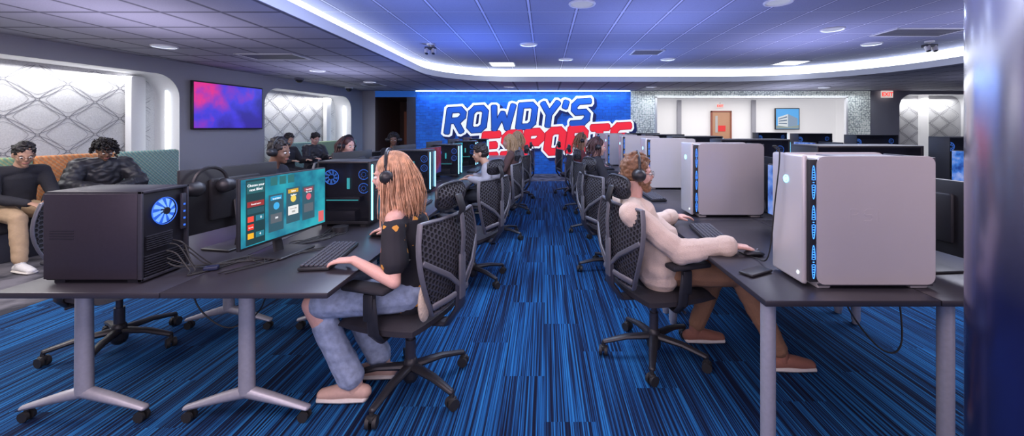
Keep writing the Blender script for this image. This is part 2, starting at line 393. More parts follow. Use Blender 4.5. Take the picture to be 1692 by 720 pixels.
# ---------------------------------------------------------------- lettering on the wall
sg=thing('wall_sign',(0,BY-.012,0),0,'slanted block lettering sign, blue and red with white outlines','sign')
R=Matrix.Rotation(math.radians(3.8),4,'Y').inverted()
def sgn(word,x,z,u,fill,w,edge,wo):
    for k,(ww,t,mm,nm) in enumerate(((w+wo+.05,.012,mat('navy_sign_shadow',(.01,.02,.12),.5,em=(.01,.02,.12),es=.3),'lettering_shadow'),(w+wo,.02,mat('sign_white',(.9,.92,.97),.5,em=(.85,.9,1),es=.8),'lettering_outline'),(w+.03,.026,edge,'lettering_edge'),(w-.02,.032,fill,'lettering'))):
        g=G(); off=(.07,-.07) if k==0 else (0,0)
        M=Matrix.Translation((x+off[0],0,z+off[1]))@R@MY
        strokes(g,word,u,ww,2.25,.20,t,M); g.build(nm,mm,sg,smooth=False)
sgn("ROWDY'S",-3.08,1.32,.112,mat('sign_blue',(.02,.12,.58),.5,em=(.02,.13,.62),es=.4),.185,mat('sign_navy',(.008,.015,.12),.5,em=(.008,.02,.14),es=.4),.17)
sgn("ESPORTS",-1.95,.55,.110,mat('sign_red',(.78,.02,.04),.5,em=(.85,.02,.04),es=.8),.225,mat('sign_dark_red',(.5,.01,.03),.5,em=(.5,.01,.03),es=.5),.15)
# ================================================================ CHAIR
def backw(z):
    t=(z-.50)/.48
    return .15+.125*math.sin(min(max(t,0),1)*PI*.74)+.01*t
def backx(z):
    t=(z-.50)/.48; return -.235-.045*math.sin(t*PI*.9+.2)-.03*t
def hexpanel(name,zc0,zc1,wf,xf,curve,a,m,parent,th=.012,skin=None):
    hz=a*math.sqrt(3); cols=int(.3/(1.5*a))+1; g=G()
    for c in range(-cols,cols+1):
        y=c*1.5*a; z=zc0+(hz/2 if c%2 else 0)
        while z<zc1:
            if abs(y)<wf(z)-a*.3:
                co=[V(y+a*math.cos(k*PI/3),z+a*math.sin(k*PI/3),0) for k in range(6)]
                ct=V(y,z,0); inn=[ct+(p-ct)*.76 for p in co]
                def mp(p,d): return V(xf(p.y)+curve*p.x*p.x+d,p.x,p.y)
                vs=[mp(p,-th/2) for p in co]+[mp(p,-th/2) for p in inn]+[mp(p,th/2) for p in co]+[mp(p,th/2) for p in inn]
                fs=[]
                for k in range(6):
                    j=(k+1)%6; fs+=[(k,j,6+j,6+k),(12+k,18+k,18+j,12+j),(6+k,6+j,18+j,18+k)]
                g.add(vs,fs)
            z+=hz
    me=bpy.data.meshes.new(name); me.from_pydata([tuple(v) for v in g.v],[],g.f); me.materials.append(m)
    o=bpy.data.objects.new(name,me); COL.objects.link(o); adopt(o,parent)
    if skin:
        s=G(); vs=[]; R_=12; C_=8; lo,hi=skin
        for t in(-.0015,.0015):
            for i in range(R_+1):
                z=lo+(hi-lo)*i/R_; w=max(wf(z),.005)
                for j in range(C_+1):
                    y=w*(j/C_*2-1); vs.append((xf(z)+curve*y*y+t,y,z))
        q=(R_+1)*(C_+1)
        fs=[]
        for i in range(R_):
            for j in range(C_):
                a0=i*(C_+1)+j; fs+=[(a0,a0+1,a0+C_+2,a0+C_+1),(q+a0,q+a0+C_+1,q+a0+C_+2,q+a0+1)]
        s.add(vs,fs); s.build('woven_mesh',mat('woven_black_mesh',(.012,.012,.016),.8,alpha=.82),o)
    return o
CG=mat('chair_grey',(.15,.15,.17),.42,.25); CM=mat('chair_lattice',(.055,.055,.066),.5); CBK=mat('chair_seat_fabric',(.022,.02,.026),.75,bump=.3,bs=250)
def chair(loc,rz,label):
    r=thing('office_chair',loc,rz,label,'chair','wheeled chairs at the desks')
    g=G()
    g.loft([(0,0,.07),(0,0,.14)],[.045,.04])
    for k in range(5):
        a=2*PI*k/5+.35; c,s=math.cos(a),math.sin(a)
        g.loft([(c*.03,s*.03,.12),(c*.18,s*.18,.115),(c*.32,s*.32,.085)],[(.030,.022),(.025,.017),(.018,.014)],side=(-s,c,0),seg=10)
    g.build('base',BLACK,r)
    for k in range(5):
        a=2*PI*k/5+.35; c,s=math.cos(a),math.sin(a); g=G(); p=V(c*.325,s*.325,.030); b=a+.9+k; t=V(math.cos(b),math.sin(b),0)
        for q in(-.017,.017): g.cyl(p+t*(q-.009),p+t*(q+.009),.029,seg=16)
        g.cyl(p,p+V(0,0,.05),.012,seg=8); g.box(p+V(0,0,.018),(.04,.04,.03),.01)
        g.build('caster',RUB,r)
    g=G(); g.cyl((0,0,.12),(0,0,.27),.028); g.cyl((0,0,.26),(0,0,.40),.018); g.build('gas_lift',DARK,r)
    g=G(); g.box((-.01,0,.385),(.24,.16,.05),.012); g.loft([(-.1,0,.385),(-.24,0,.40),(-.31,0,.50),(-.31,0,.62)],[(.05,.016)]*4,side=(0,1,0)); g.cyl((.04,-.02,.38),(.04,-.27,.375),.007,seg=8); g.build('tilt_mechanism',DARK,r)
    g=G(); nx,ny=12,12; vs=[]
    for top in(1,0):
        for i in range(nx+1):
            for j in range(ny+1):
                u=i/nx*2-1; w=j/ny*2-1
                x=u*.255*math.sqrt(1-.18*w*w)+.055; y=w*.265*math.sqrt(1-.22*u*u)
                e=max(abs(u),abs(w)); z=.478-.035*e**6-.012*math.cos(w*PI/2)*(1-u*u)-(.03*max(0,u)**4) if top else .395+.02*e**4
                vs.append((x,y,z))
    Q=(nx+1)*(ny+1); fs=[]
    for i in range(nx):
        for j in range(ny):
            a=i*(ny+1)+j; fs.append((a,a+ny+1,a+ny+2,a+1)); fs.append((Q+a,Q+a+1,Q+a+ny+2,Q+a+ny+1))
    for i in range(nx):
        for j0 in(0,ny):
            a=i*(ny+1)+j0; b=(i+1)*(ny+1)+j0; fs.append((a,b,Q+b,Q+a))
    for j in range(ny):
        for i0 in(0,nx):
            a=i0*(ny+1)+j; fs.append((a,a+1,Q+a+1,Q+a))
    g.add(vs,fs); g.build('seat',CBK,r,ang=60)
    hexpanel('backrest',.52,.97,backw,backx,.55,.0165,CM,r,skin=(.505,.975))
    g=G()
    for s in(-1,1):
        P=[];Rr=[]
        for k in range(11):
            z=.50+.48*k/10; w=backw(z)+.004; P.append((backx(z)+.55*w*w,s*w,z)); Rr.append((.016,.008))
        g.loft(P,Rr,side=(1,0,0),seg=8)
    for z in(.50,.98):
        w=backw(z); P=[(backx(z)+.55*(w*q)**2,w*q,z) for q in(-1,-.5,0,.5,1)]; g.loft(P,[.010]*5,seg=8)
    g.build('backrest_frame',CG,r)
    g=G()
    for s in(-1,1):
        g.loft([(-.318,0,.60),(backx(.72)+.55*.12**2-.03,s*.12,.70),(backx(.80)+.55*backw(.80)**2-.012,s*(backw(.80)-.01),.80)],[(.014,.008)]*3,side=(0,0,1),seg=8)
        g.loft([(-.318,0,.58),(backx(.6)+.55*.1**2-.03,s*.10,.57),(backx(.55)+.55*backw(.55)**2-.012,s*(backw(.55)-.01),.55)],[(.018,.008)]*3,side=(0,0,1),seg=8)
    g.box((-.322,0,.66),(.016,.06,.24),.007); g.loft([(-.322,0,.76),(-.33,0,.88),(-.318,0,1.0)],[(.020,.008)]*3,side=(0,1,0)); g.build('back_support',CG,r)
    hx=lambda z:-.285+.6*abs(z-1.09)**1.2
    hw=lambda z:.142*max(0,1-abs((z-1.088)/.066)**3)**.333
    hexpanel('headrest',1.035,1.145,hw,hx,1.2,.0145,CM,r,skin=(1.023,1.153))
    g=G(); P=[];
    for k in range(25):
        t=2*PI*k/24; c,s_=math.cos(t),math.sin(t); q=(abs(c)**3+abs(s_)**3)**(-1/3); y=.145*c*q; z=1.088+.066*s_*q; P.append((hx(z)+1.2*y*y,y,z))
    g.loft(P,[.009]*25,seg=8,cap=False); g.loft([(-.305,0,.95),(-.325,0,1.02),(-.300,0,1.09)],[(.035,.008)]*3,side=(0,1,0)); g.build('headrest_frame',BLACK,r)
    for s in(-1,1):
        a=G(); a.loft([(.0,s*.12,.395),(.0,s*.25,.385),(.01,s*.285,.43),(.03,s*.285,.60)],[(.030,.014),(.030,.015),(.034,.016),(.030,.015)],side=(1,0,0))
        a.box((.035,s*.285,.56),(.06,.034,.14),.01)
        o=a.build('armrest',BLACK,r)
        p=G(); p.box((.05,s*.28,.655),(.26,.095,.03),.014,3); p.build('arm_pad',FAB,o)
    return r
WC=chair((-.75,2.27,0),PI-.30,'black and grey mesh chair with headrest, woman seated')
def ch(loc,rz,label,skip=()): return dup(WC,loc,rz,label,skip)
for x,y,rz,l in((-.69,3.87,PI-.4,'empty mesh chair with grey frame and headrest'),(-.61,5.38,PI-.15,'mesh chair carrying person in grey hoodie'),(-.56,6.95,PI-.2,'mesh chair beside the aisle, blond person seated'),(-.54,8.4,PI-.1,'mesh chair at the far end of the desk row'),
    (.70,2.6,0.30,'black mesh chair with bearded man seated'),(.68,4.12,.35,'empty mesh chair pulled up to the white-case desk row'),(.69,5.6,.25,'mesh chair carrying woman in black'),(.68,7.1,.1,'mesh chair carrying person in dark red top'),(.56,8.9,.2,'empty mesh chair near the lettered wall')):
    ch((x,y,0),rz,l)
for x,y,rz,l in((-2.80,2.67,-.3,'low-backed black chair behind the dark computer tower'),(-2.80,4.13,.1,'black chair carrying young man with headset'),(-2.80,5.6,0,'black chair carrying person with wavy hair'),(-3.0,7.9,-.6,'black chair carrying person wearing headset')):
    ch((x,y,0),rz,l,skip=('headrest','headrest_frame'))
# ================================================================ DESKS
def tdesk(cx,cy,off,label):
    r=thing('desk',(cx,cy,0),0,label,'desk','flip-top desks in rows')
    g=G(); g.box((0,0,.727),(.722,1.45,.026),.004); g.build('desk_top',DESKM,r)
    for y in(-.46,.46):
        g=G(); g.box((off,y,.705),(.10,.10,.02),.004); g.box((off,y,.685),(.075,.09,.05),.008); g.build('leg_bracket',BLACK,r)
        g=G(); g.loft([(off,y,.68),(off,y,.14)],[(.036,.028),(.038,.032)],side=(1,0,0),seg=16,cap=False)
        lg=g.build('leg',SILV,r)
        g=G()
        for s in(-1,1): g.loft([(off,y,.145),(off+s*.12,y,.115),(off+s*.30,y,.065)],[(.030,.030),(.028,.024),(.022,.012)],side=(0,1,0),seg=12)
        g.build('foot',SILV,lg)
        for s in(-1,1):
            g=G(); p=V(off+s*.285,y,.026)
            for q in(-.014,.014): g.cyl(p+V(0,q-.007,0),p+V(0,q+.007,0),.025)
            g.cyl(p,p+V(0,0,.035),.01,seg=8); g.build('caster',RUB,lg)
    return r
DS=1.46
dR=tdesk(-1.296,1.74+.73,-.18,'dark laminate desk on silver T-shaped caster legs')
dL=tdesk(-2.022,1.74+.73,-.26,'dark laminate desk carrying dark computer tower')
for k in range(1,6):
    dup(dR,(-1.296,1.74+.73+DS*k,0),0); dup(dL,(-2.022,1.74+.73+DS*k,0),0)
def pdesk(cx,cy,label,legs):
    r=thing('desk',(cx,cy,0),0,label,'desk','straight-legged desks in rows')
    g=G(); g.box((0,0,.727),(.722,1.45,.026),.004); g.build('desk_top',DESKM,r)
    for x,y in legs:
        g=G(); g.cyl((x,y,.025),(x,y,.714),.0295,seg=20); g.cyl((x,y,0),(x,y,.026),.024,seg=12); g.build('leg',SILV,r)
    g=G(); g.box((0.1,.2,.66),(.12,.8,.06),.01); g.build('cable_tray',BLACK,r)
    return r
pD=pdesk(1.268,1.66+.73,'dark laminate desk with round silver legs, white towers on top',((-.315,-.66),(-.315,.62),(.3,.62)))
pE=pdesk(1.994,1.66+.73,'dark laminate desk with round silver legs',((-.284,-.66),(.315,-.66),(.315,.62),(-.315,.62)))
for k in range(1,6): dup(pD,(1.268,2.39+DS*k,0),0); dup(pE,(1.994,2.39+DS*k,0),0)
for x in(4.5,5.226):
    for k in range(0,4): dup(pE,(x,4.4+DS*k,0),0)
# ================================================================ PC TOWERS
def fan(name,c,R,parent,ax='x',glow=CY,blade=None,ring=.05,back=None):
    f=G(); f.torus(c,R,R*ring,ax,28,6); f.torus(c,R*.42,R*.02,ax,24,5)
    o=f.build(name,glow,parent)
    b=G(); c=Vector(c)
    for k in range(9):
        a=2*PI*k/9; vs=[]
        for rr,da in((.25,0),(.25,.35),(.92,.75),(.92,.35)):
            u=math.cos(a+da)*R*rr; w=math.sin(a+da)*R*rr; h=(.006 if rr<.5 else -.004)
            vs.append(c+(V(h,u,w) if ax=='x' else V(u,h,w)))
        b.add(vs,[(0,1,2,3)])
    d=V(1,0,0) if ax=='x' else V(0,1,0)
    b.build('fan_blades',blade or em('fan_glow',(.12,.35,1),1.3),o,smooth=False)
    b=G(); b.cyl(c-d*.012,c+d*.012,R*.26,seg=16); b.build('fan_hub',BLACK,o)
    if back:
        b=G(); b.cyl(c-d*.008,c-d*.0065,R*.95,seg=28); b.build('fan_diffuser',back,o)
    return o
def ibox(g,x0,x1,y0,y1,z0,z1,b=0,seg=2): g.box(((x0+x1)/2,(y0+y1)/2,(z0+z1)/2),(x1-x0,y1-y0,z1-z0),b,seg)
def whitepc(loc,label):
    r=thing('computer_tower',loc,0,label,'computer','white computer towers on the desks')
    g=G(); ibox(g,.06,.565,.012,.268,.03,.575,.02,3); ibox(g,.06,.12,.01,.27,.0,.04,.008); ibox(g,.47,.55,.01,.27,.0,.04,.008); g.build('case_body',WHITEC,r)
    g=G()
    for y0 in(-.002,.266):
        pl=rrect(.050,.022,.57,.585,(.035,.035,.035,.035),5); g.prism(pl,.016,Matrix.Translation((0,y0+.016,0))@MY)
    g.build('side_panel',WHITEC,r)
    g=G(); ibox(g,-.0,.026,.018,.262,.015,.59,.012,3); g.build('front_panel',WHITEC,r)
    g=G(); ibox(g,.018,.066,.002,.278,.03,.572,.008); g.build('front_grille',BLACK,r)
    g=G(); ibox(g,.058,.562,-.0005,.010,.016,.024,.002); ibox(g,.562,.574,.0,.268,.03,.58,.003); g.build('edge_trim',DARK,r)
    for k in range(3):
        g=G(); z=.12+.175*k
        g.torus((.037,.001,z),.072,.0025,'y',24,5,sx=.10,arc=(.15,PI-.15)); g.torus((.037,.001,z),.072,.0025,'y',24,5,sx=.10,arc=(PI+.15,2*PI-.15))
        for q in range(-5,6): g.box((.037,.0005,z+q*.011),(.0075*math.sqrt(1-(q/6.5)**2),.002,.003))
        g.build('fan_light',BL,r)
    g=G(); g.torus((-.002,.14,.47),.016,.003,'x',20,6); g.cyl((-.001,.14,.47),(-.004,.14,.47),.008,seg=14); g.build('power_button',CY,r)
    g=G(); g.torus((-.002,.05,.06),.007,.002,'x',14,5); g.build('indicator_light',em('soft_white',(.8,.9,1),1.5),r)
    g=G(); ibox(g,.56,.575,.03,.25,.06,.56,.004); g.build('rear_panel',GREY,r)
    g=G(); M=Matrix.Translation((.20,-.0018,.30))@MY; strokes(g,'PSI',.0085,.007,3.2,0,.0007,M); g.build('embossed_mark',WHITEC,r,smooth=False)
    g=G(); ibox(g,.2,.5,.05,.23,.570,.580,.002); g.build('top_grille',GREY,r)
    return r
wp=whitepc((1.144,1.78,.74),'large white computer tower with blue fan lights')
for k in range(1,6): dup(wp,(1.165,1.78+DS*k-.03,.74),0,'white computer tower on dark desk')
def glasspc(loc,rz,label,H=.44,L=.38,Wd=.24,big=False):
    r=thing('computer_tower',loc,rz,label,'computer','dark computer towers with glowing fronts')
    g=G(); t=.012
    ibox(g,-L,0,0,Wd,0.02,.02+t+.01,.004); ibox(g,-L,0,0,Wd,H-t-.006,H,.006); ibox(g,-L,-L+t,0,Wd,.02,H,.003); ibox(g,-L,0,Wd-t,Wd,.02,H,.003)
    ibox(g,-.02,0,0,Wd,.02,H,.004)
    for x in(-L+.04,-.06): ibox(g,x-.02,x+.02,.02,Wd-.02,0,.022)
    g.build('case_frame',BLACK,r)
    g=G(); ibox(g,-L+.01,-.02,.10,.14,.03,H-.02); ibox(g,-L+.04,-.09,.03,.13,.17,.21,.006); ibox(g,-L+.03,-.12,.02,.2,.03,.11,.004); g.build('components',DARK,r)
    g=G(); ibox(g,-L+.05,-.1,.026,.03,.185,.190); ibox(g,-L+.17,-L+.19,.085,.09,.26,.34); g.build('led_accent',em('teal_led',(.1,.8,.9),.8),r)
    DB=em('dim_blue_led',(.05,.2,.9),1.6); FB=em('fan_glow_dim',(.08,.25,.9),.7)
    fan('fan',(-L+.07,.06,H-.12),.052,r,'y',DB,FB)
    fan('fan',(-.07,.05,H-.1),.036,r,'y',DB,em('fan_dark',(.03,.05,.15),.5)); fan('fan',(-.07,.05,H-.2),.036,r,'y',DB,em('fan_dark',(.03,.05,.15),.5)); 
    g=G(); ibox(g,-L+.006,-.006,-.002,.001,.03,H-.01); 
    g.build('glass_panel',mat('smoked_glass',(.01,.012,.02),.08,alpha=.3),r)
    g=G()
    for y in(.02,Wd-.02): g.loft([(.005,y,.05),(.005,y,H-.03)],[.006,.006],seg=8)
    if big: g.loft([(.005,.02,H-.03),(.005,Wd-.02,H-.03)],[.006,.006],seg=8); g.loft([(.005,.02,.05),(.005,Wd-.02,.05)],[.006,.006],seg=8)
    g.build('light_strip',CY,r)
    return r
gp=glasspc((-1.247,2.9,.74),0,'dark glass-sided computer tower with cyan light strips',.47,.38)
for k in range(1,5): dup(gp,(-1.247,2.9+DS*k+.02,.74),0)
bp_=glasspc((2.34,2.5,.74),0,'large black computer tower with glowing blue front edge',.60,.66,.27,True)
for k in range(1,5): dup(bp_,(2.34,2.5+DS*k-.1,.74),0)
nr=thing('computer_tower',(-2.274,1.84,.74),0,'matte dark computer tower with blue-lit rear fan','computer')
L,H,Wd=.445,.42,.245
NB=mat('tower_black',(.022,.022,.03),.4,.2)
g=G(); ibox(g,0,L-.02,.004,Wd-.004,.015,H,.008)
for x in(.05,L-.06): ibox(g,x-.025,x+.025,.02,Wd-.02,0,.02)
g.build('case_body',NB,nr)
g=G(); ibox(g,.0,L-.02,-.002,.005,.022,H-.01,.003); g.build('side_panel',mat('side_panel_metal',(.045,.038,.052),.4,.4),nr)
g=G()
for k in range(4): ibox(g,.03,.14,-.0035,-.001,.205+.012*k,.208+.012*k)
g.build('embossed_mark',NB,nr)
g=G(); ibox(g,L-.02,L,.0,.010,.01,H,.002); ibox(g,L-.02,L,Wd-.010,Wd,.01,H,.002); ibox(g,L-.02,L,0,Wd,H-.012,H,.002); ibox(g,L-.02,L,0,Wd,.01,.022,.002)
for k in range(7): ibox(g,L-.012,L-.004,.03,.16,.145+.010*k,.149+.010*k)
for k in range(8): ibox(g,L-.012,L-.005,.02,Wd-.02,.03+k*.012,.034+k*.012)
g.build('rear_frame',DARK,nr)
fan('fan',(L-.006,.12,.31),.064,nr,'x',em('rim_blue_led',(.05,.2,1),.8),em('blue_blades',(.20,.45,1),1.0),.03,em('fan_backlight',(.03,.14,.8),.8))
g=G(); ibox(g,L-.012,L+.001,.205,.23,.2,.38,.003); g.build('port_panel',DARK,nr)
for k in range(4):
    g=G(); ibox(g,L+.0005,L+.003,.212,.222,.215+k*.035,.224+k*.035); g.build('port',em('dim_port_blue',(.05,.2,1),.9),nr)
# ================================================================ MONITORS
def scrmat(name,c1,c2,c3,s,scale=6):
    m,nt,b=nodes(name); x,y,z,o=objxyz(nt)
    nz=N(nt,'ShaderNodeTexNoise'); nz.inputs['Scale'].default_value=scale; nz.inputs['Detail'].default_value=3; nt.links.new(o,nz.inputs['Vector'])
    c=ramp(nt,nz.outputs['Fac'],[(.35,c1),(.5,c2),(.65,c3)]); nt.links.new(c,b.inputs['Emission Color']); b.inputs['Emission Strength'].default_value=s
    b.inputs['Base Color'].default_value=(.01,.01,.01,1); b.inputs['Roughness'].default_value=.2; return m
SCR=[scrmat('screen_teal',(.01,.15,.26),(.02,.31,.42),(.03,.46,.55),.95),scrmat('screen_blue',(.01,.05,.3),(.05,.2,.7),(.3,.4,.8),.9,9),scrmat('screen_dark',(.01,.01,.03),(.05,.06,.12),(.3,.2,.25),.7,12),scrmat('screen_red',(.2,.01,.03),(.3,.03,.1),(.05,.05,.3),.6,5)]
def monitor(loc,rz,label,scr,z0=.835):
    r=thing('monitor',loc,rz,label,'monitor','monitors on the desks')
    h=z0-.74
    g=G(); ibox(g,-.022,0,-.307,.307,h,h+.362,.006); ibox(g,-.045,-.02,-.16,.16,h+.06,h+.30,.015); g.build('monitor_body',BLACK,r)
    g=G(); ibox(g,-.001,.0012,-.299,.299,h+.014,h+.355); g.build('screen',scr,r,smooth=False)
    g=G(); g.loft([(-.06,0,.01),(-.075,0,.1),(-.05,0,h+.16)],[(.035,.012),(.03,.012),(.03,.012)],side=(0,1,0)); g.build('stand_neck',BLACK,r)
    g=G(); g.box((-.03,0,.007),(.20,.26,.013),.006,3); g.build('stand_base',BLACK,r)
    return r
mw=monitor((-1.455,2.30,.74),-.16,'wide monitor showing a teal card game menu',SCR[0])
scr=[c for c in KIDS[mw.name] if c.name.startswith('screen')][0]
h=.095
def ui(name,y,z,w,hh,c,s=1,lay=1):
    g=G(); g.box((.0012+lay*.0006,y,z),(.0008,w,hh),0); return g.build(name,em('ui_%s_%d%d%d'%(name,c[0]*100,c[1]*100,c[2]*100),c,s),scr,smooth=False)
z0=h+.185
ui('menu_column',-.215,z0,.115,.33,(.01,.05,.06),.9)
ui('menu_header',-.215,z0+.125,.105,.06,(.02,.12,.13),.9,2)
for i,(zz,c,w) in enumerate(((.04,(.3,.03,.03),.10),(.005,(.02,.08,.1),.10),(-.035,(.9,.08,.05),.035),(-.075,(.85,.04,.02),.035),(-.12,(.9,.45,.02),.035))):
    ui('score_box',-.215+(-.03 if w<.05 else 0),z0+zz,w,.028,c,1,2)
for zz in(-.035,-.12): ui('value_box',-.19,z0+zz,.05,.028,(.02,.18,.24),1,2)
for i,(y,c) in enumerate(((-.085,(.02,.30,.55)),(.035,(.6,.35,.03)),(.155,(.3,.06,.08)))):
    dz=-.012*(i==0)+.008*(i==1)
    ui('card_panel',y,z0-.02+dz,.10,.20,(.03,.09,.12),1,1)
    ui('card_button',y,z0+.060+dz,.075,.022,c,1,2)
    g=G(); g.cyl((.003,y,z0+.016+dz),(.0035,y,z0+.016+dz),.020,seg=20); g.build('chip_emblem',em('ui_chip%d'%i,((.05,.4,.75),(.8,.6,.1),(.7,.1,.15))[i],1),scr)
    ui('reward_box',y,z0-.050+dz,.075,.05,(.75,.75,.72) if i==1 else (.1,.12,.14),1,2)
ui('card_deck',.262,z0-.125,.045,.065,(.7,.12,.12),1,2)
for i in range(3): ui('joker_slot',-.10+.06*i,z0+.14,.045,.045,(.02,.14,.14),1,1)
WT=em('ui_text',(.95,.97,1),1.3); KT=em('ui_dark_text',(.05,.05,.06),.5)
def tx(s,y,z,sz,m=WT): text('screen_text',s,sz,m,scr,Matrix.Translation((.0040,y,z))@MX,.0002)
tx('Choose your',-.215,z0+.130,.019); tx('next Blind',-.215,z0+.108,.019)
tx('Round score',-.215,z0+.036,.011); tx('0',-.185,z0-.040,.018); tx('4',-.19,z0-.125,.018); tx('Run Info',-.245,z0-.079,.008)
for y,s in((-.085,'Small Blind'),(.035,'Big Blind'),(.155,'The Hook')): tx(s,y,z0+.041,.012)
tx('Score at least',.035,z0-.035,.009,KT); tx('600',.035,z0-.055,.016,KT); tx('300',-.085,z0-.065,.014); tx('Select',.035,z0+.063,.014); tx('Upcoming',.155,z0+.056,.012)
for k in range(1,5): monitor((-1.46,2.30+DS*k+.05,.74),-.12,'monitor with glowing screen on shared desk',SCR[(k+1)%4])
ml=monitor((-1.90,2.46,.74),PI-.20,'black monitor seen from behind, headset hung on it',SCR[1],.86)
for k in range(1,6): dup(ml,(-1.88,2.50+DS*k,.74),PI-.15,'black monitor facing the wall-side seats')
mm=monitor((1.575,2.56,.74),PI,'monitor facing the bearded man',SCR[1])
for k in range(1,5): dup(mm,(1.575,2.56+DS*k,.74),PI,'monitor between white computer towers')
m2=monitor((1.97,2.1,.74),.1,'black monitor facing the far seats',SCR[3])
for k in range(1,5): dup(m2,(1.97,2.1+DS*k-.1,.74),.1)
for k in range(4):
    monitor((4.62,4.3+DS*k,.74),PI,'monitor with red and blue screen on distant desk row',SCR[3 if k%2 else 1])
    dup(m2,(5.1,4.3+DS*k,.74),0,'black monitor on distant desk row')
    dup(bp_,(5.55,4.9+DS*k,.74),0,'black computer tower with blue front on distant desk row')
    dup(WC,(3.85,4.3+DS*k,0),.1,'empty mesh chair at distant desk row')
def tvmat():
    m,nt,b=nodes('tv_picture'); x,y,z,o=objxyz(nt)
    nz=N(nt,'ShaderNodeTexNoise'); nz.inputs['Scale'].default_value=3; nz.inputs['Detail'].default_value=5; nt.links.new(o,nz.inputs['Vector'])
    f=MA(nt,'ADD',MA(nt,'MULTIPLY',MA(nt,'ADD',MA(nt,'MULTIPLY',y,-.8),z),.5),MA(nt,'ADD',MA(nt,'MULTIPLY',MA(nt,'SUBTRACT',nz.outputs['Fac'],.5),1.2),.40))
    c=ramp(nt,f,[(.05,(.03,.015,.35)),(.42,(.06,.04,.80)),(.62,(.28,.03,.60)),(.85,(.85,.02,.30))]); nt.links.new(c,b.inputs['Emission Color']); b.inputs['Emission Strength'].default_value=.85
    b.inputs['Base Color'].default_value=(.01,.01,.01,1); b.inputs['Roughness'].default_value=.3; return m
c_=WP(8.08,1.865,-.03); tv=thing('wall_television',c_,-.1194,'wall-mounted television with magenta and blue picture','television')
g=G(); g.box((.02,0,0),(.05,1.56,.89),.008); g.build('television_body',BLACK,tv)
g=G(); g.box((.046,0,.0),(.002,1.51,.84)); g.build('screen',tvmat(),tv,smooth=False)
t2=thing('wall_television',(10.1,16.9,1.82),0,'television showing a building under blue sky','television')
g=G(); g.box((0,0,0),(1.02,.06,.9),.01); g.build('television_body',BLACK,t2)
g=G(); g.box((0,-.032,0),(.95,.003,.82)); s2=g.build('screen',em('sky_picture',(.10,.38,.78),.9),t2,smooth=False)
g=G(); g.add([(-.40,-.035,-.28),(.02,-.035,-.33),(.02,-.035,.20),(-.40,-.035,.06)],[(0,1,2,3)]); g.build('pictured_building',em('building_light',(.62,.66,.70),.9),s2,smooth=False)
g=G(); g.add([(.02,-.035,-.33),(.42,-.035,-.25),(.42,-.035,.02),(.02,-.035,.20)],[(0,1,2,3)]); g.build('pictured_building',em('building_shade',(.22,.30,.42),.9),s2,smooth=False)
g=G()
for i in range(3): g.add([(-.37,-.037,-.20+i*.085),(-.02,-.037,-.22+i*.14),(-.02,-.037,-.17+i*.14),(-.37,-.037,-.165+i*.085)],[(0,1,2,3)])
g.build('pictured_windows',em('window_dark',(.10,.16,.26),.8),s2,smooth=False)
g=G(); g.add([(-.47,-.036,-.40),(.47,-.036,-.40),(.47,-.036,-.25),(.02,-.036,-.33),(-.47,-.036,-.27)],[(0,1,2,3,4)]); g.build('pictured_ground',em('ground_grey',(.28,.34,.33),.8),s2,smooth=False)
def exitsign(loc,s=1):
    r=thing('exit_sign',loc,0,'white exit sign with red letters','sign','lit exit signs')
    g=G(); g.box((0,0,0),(.36*s,.04,.22*s),.008); g.build('sign_body',em('exit_face',(.9,.75,.72),.7),r)
    text('sign_lettering','EXIT',.17*s,em('exit_red',(1,.03,.02),1.6),r,Matrix.Translation((0,-.022,-.06*s))@MY,.001,offs=.004)
    g=G(); g.cyl((0,0,.1*s),(0,0,.16*s+.02),.012); g.build('mount',SILV,r)
exitsign((10.72,12.7,2.50)); exitsign((7.3,16.88,2.36),.75)
# ================================================================ SMALL ITEMS
def keyboard(loc,rz,label):
    r=thing('keyboard',loc,rz,label,'keyboard','keyboards on the desks')
    g=G(); g.box((0,0,.012),(.15,.44,.018),.006); g.build('keyboard_body',BLACK,r)
    g=G()
    for i in range(6):
        for j in range(18):
            g.box((-.058+i*.0225,-.203+j*.0236,.026+.002*(2.5-i)*.4),(.018,.0195,.011),.003,1)
    o=g.build('keycaps',mat('keycap_plastic',(.06,.06,.075),.4),r); o['kind']='stuff'
    return r
kb=keyboard((-1.17,2.22,.74),.12,'full-size black keyboard under woman\'s hand')
dup(kb,(1.085,2.68,.74),PI-.10,'black keyboard in front of bearded man')
for k in range(1,4): dup(kb,(-1.15,2.22+DS*k,.74),0,'black keyboard on shared desk'); dup(kb,(1.10,2.65+DS*k,.74),PI,'black keyboard on shared desk')
def mouse(loc,rz,label):
    r=thing('computer_mouse',loc,rz,label,'mouse','computer mice on the desks')
    g=G(); g.loft([(-.045,0,.012),(-.02,0,.016),(.02,0,.015),(.042,0,.010)],[(.024,.012),(.031,.018),(.028,.016),(.020,.010)],side=(0,1,0)); g.build('mouse_shell',BLACK,r)
    g=G(); g.cyl((.018,-.004,.030),(.018,.004,.030),.008,seg=12); g.build('scroll_wheel',GREY,r)
    return r
mo=mouse((-1.10,2.66,.742),PI,'black mouse under woman\'s hand'); dup(mo,(1.165,2.25,.742),0,'black mouse under man\'s hand')
g=G(); g.box((0,0,.009),(.16,.075,.014),.006,3); g.build('phone',BLACK,None,(1.03,1.98,.741),.5,label='black phone lying on the desk edge',category='phone')
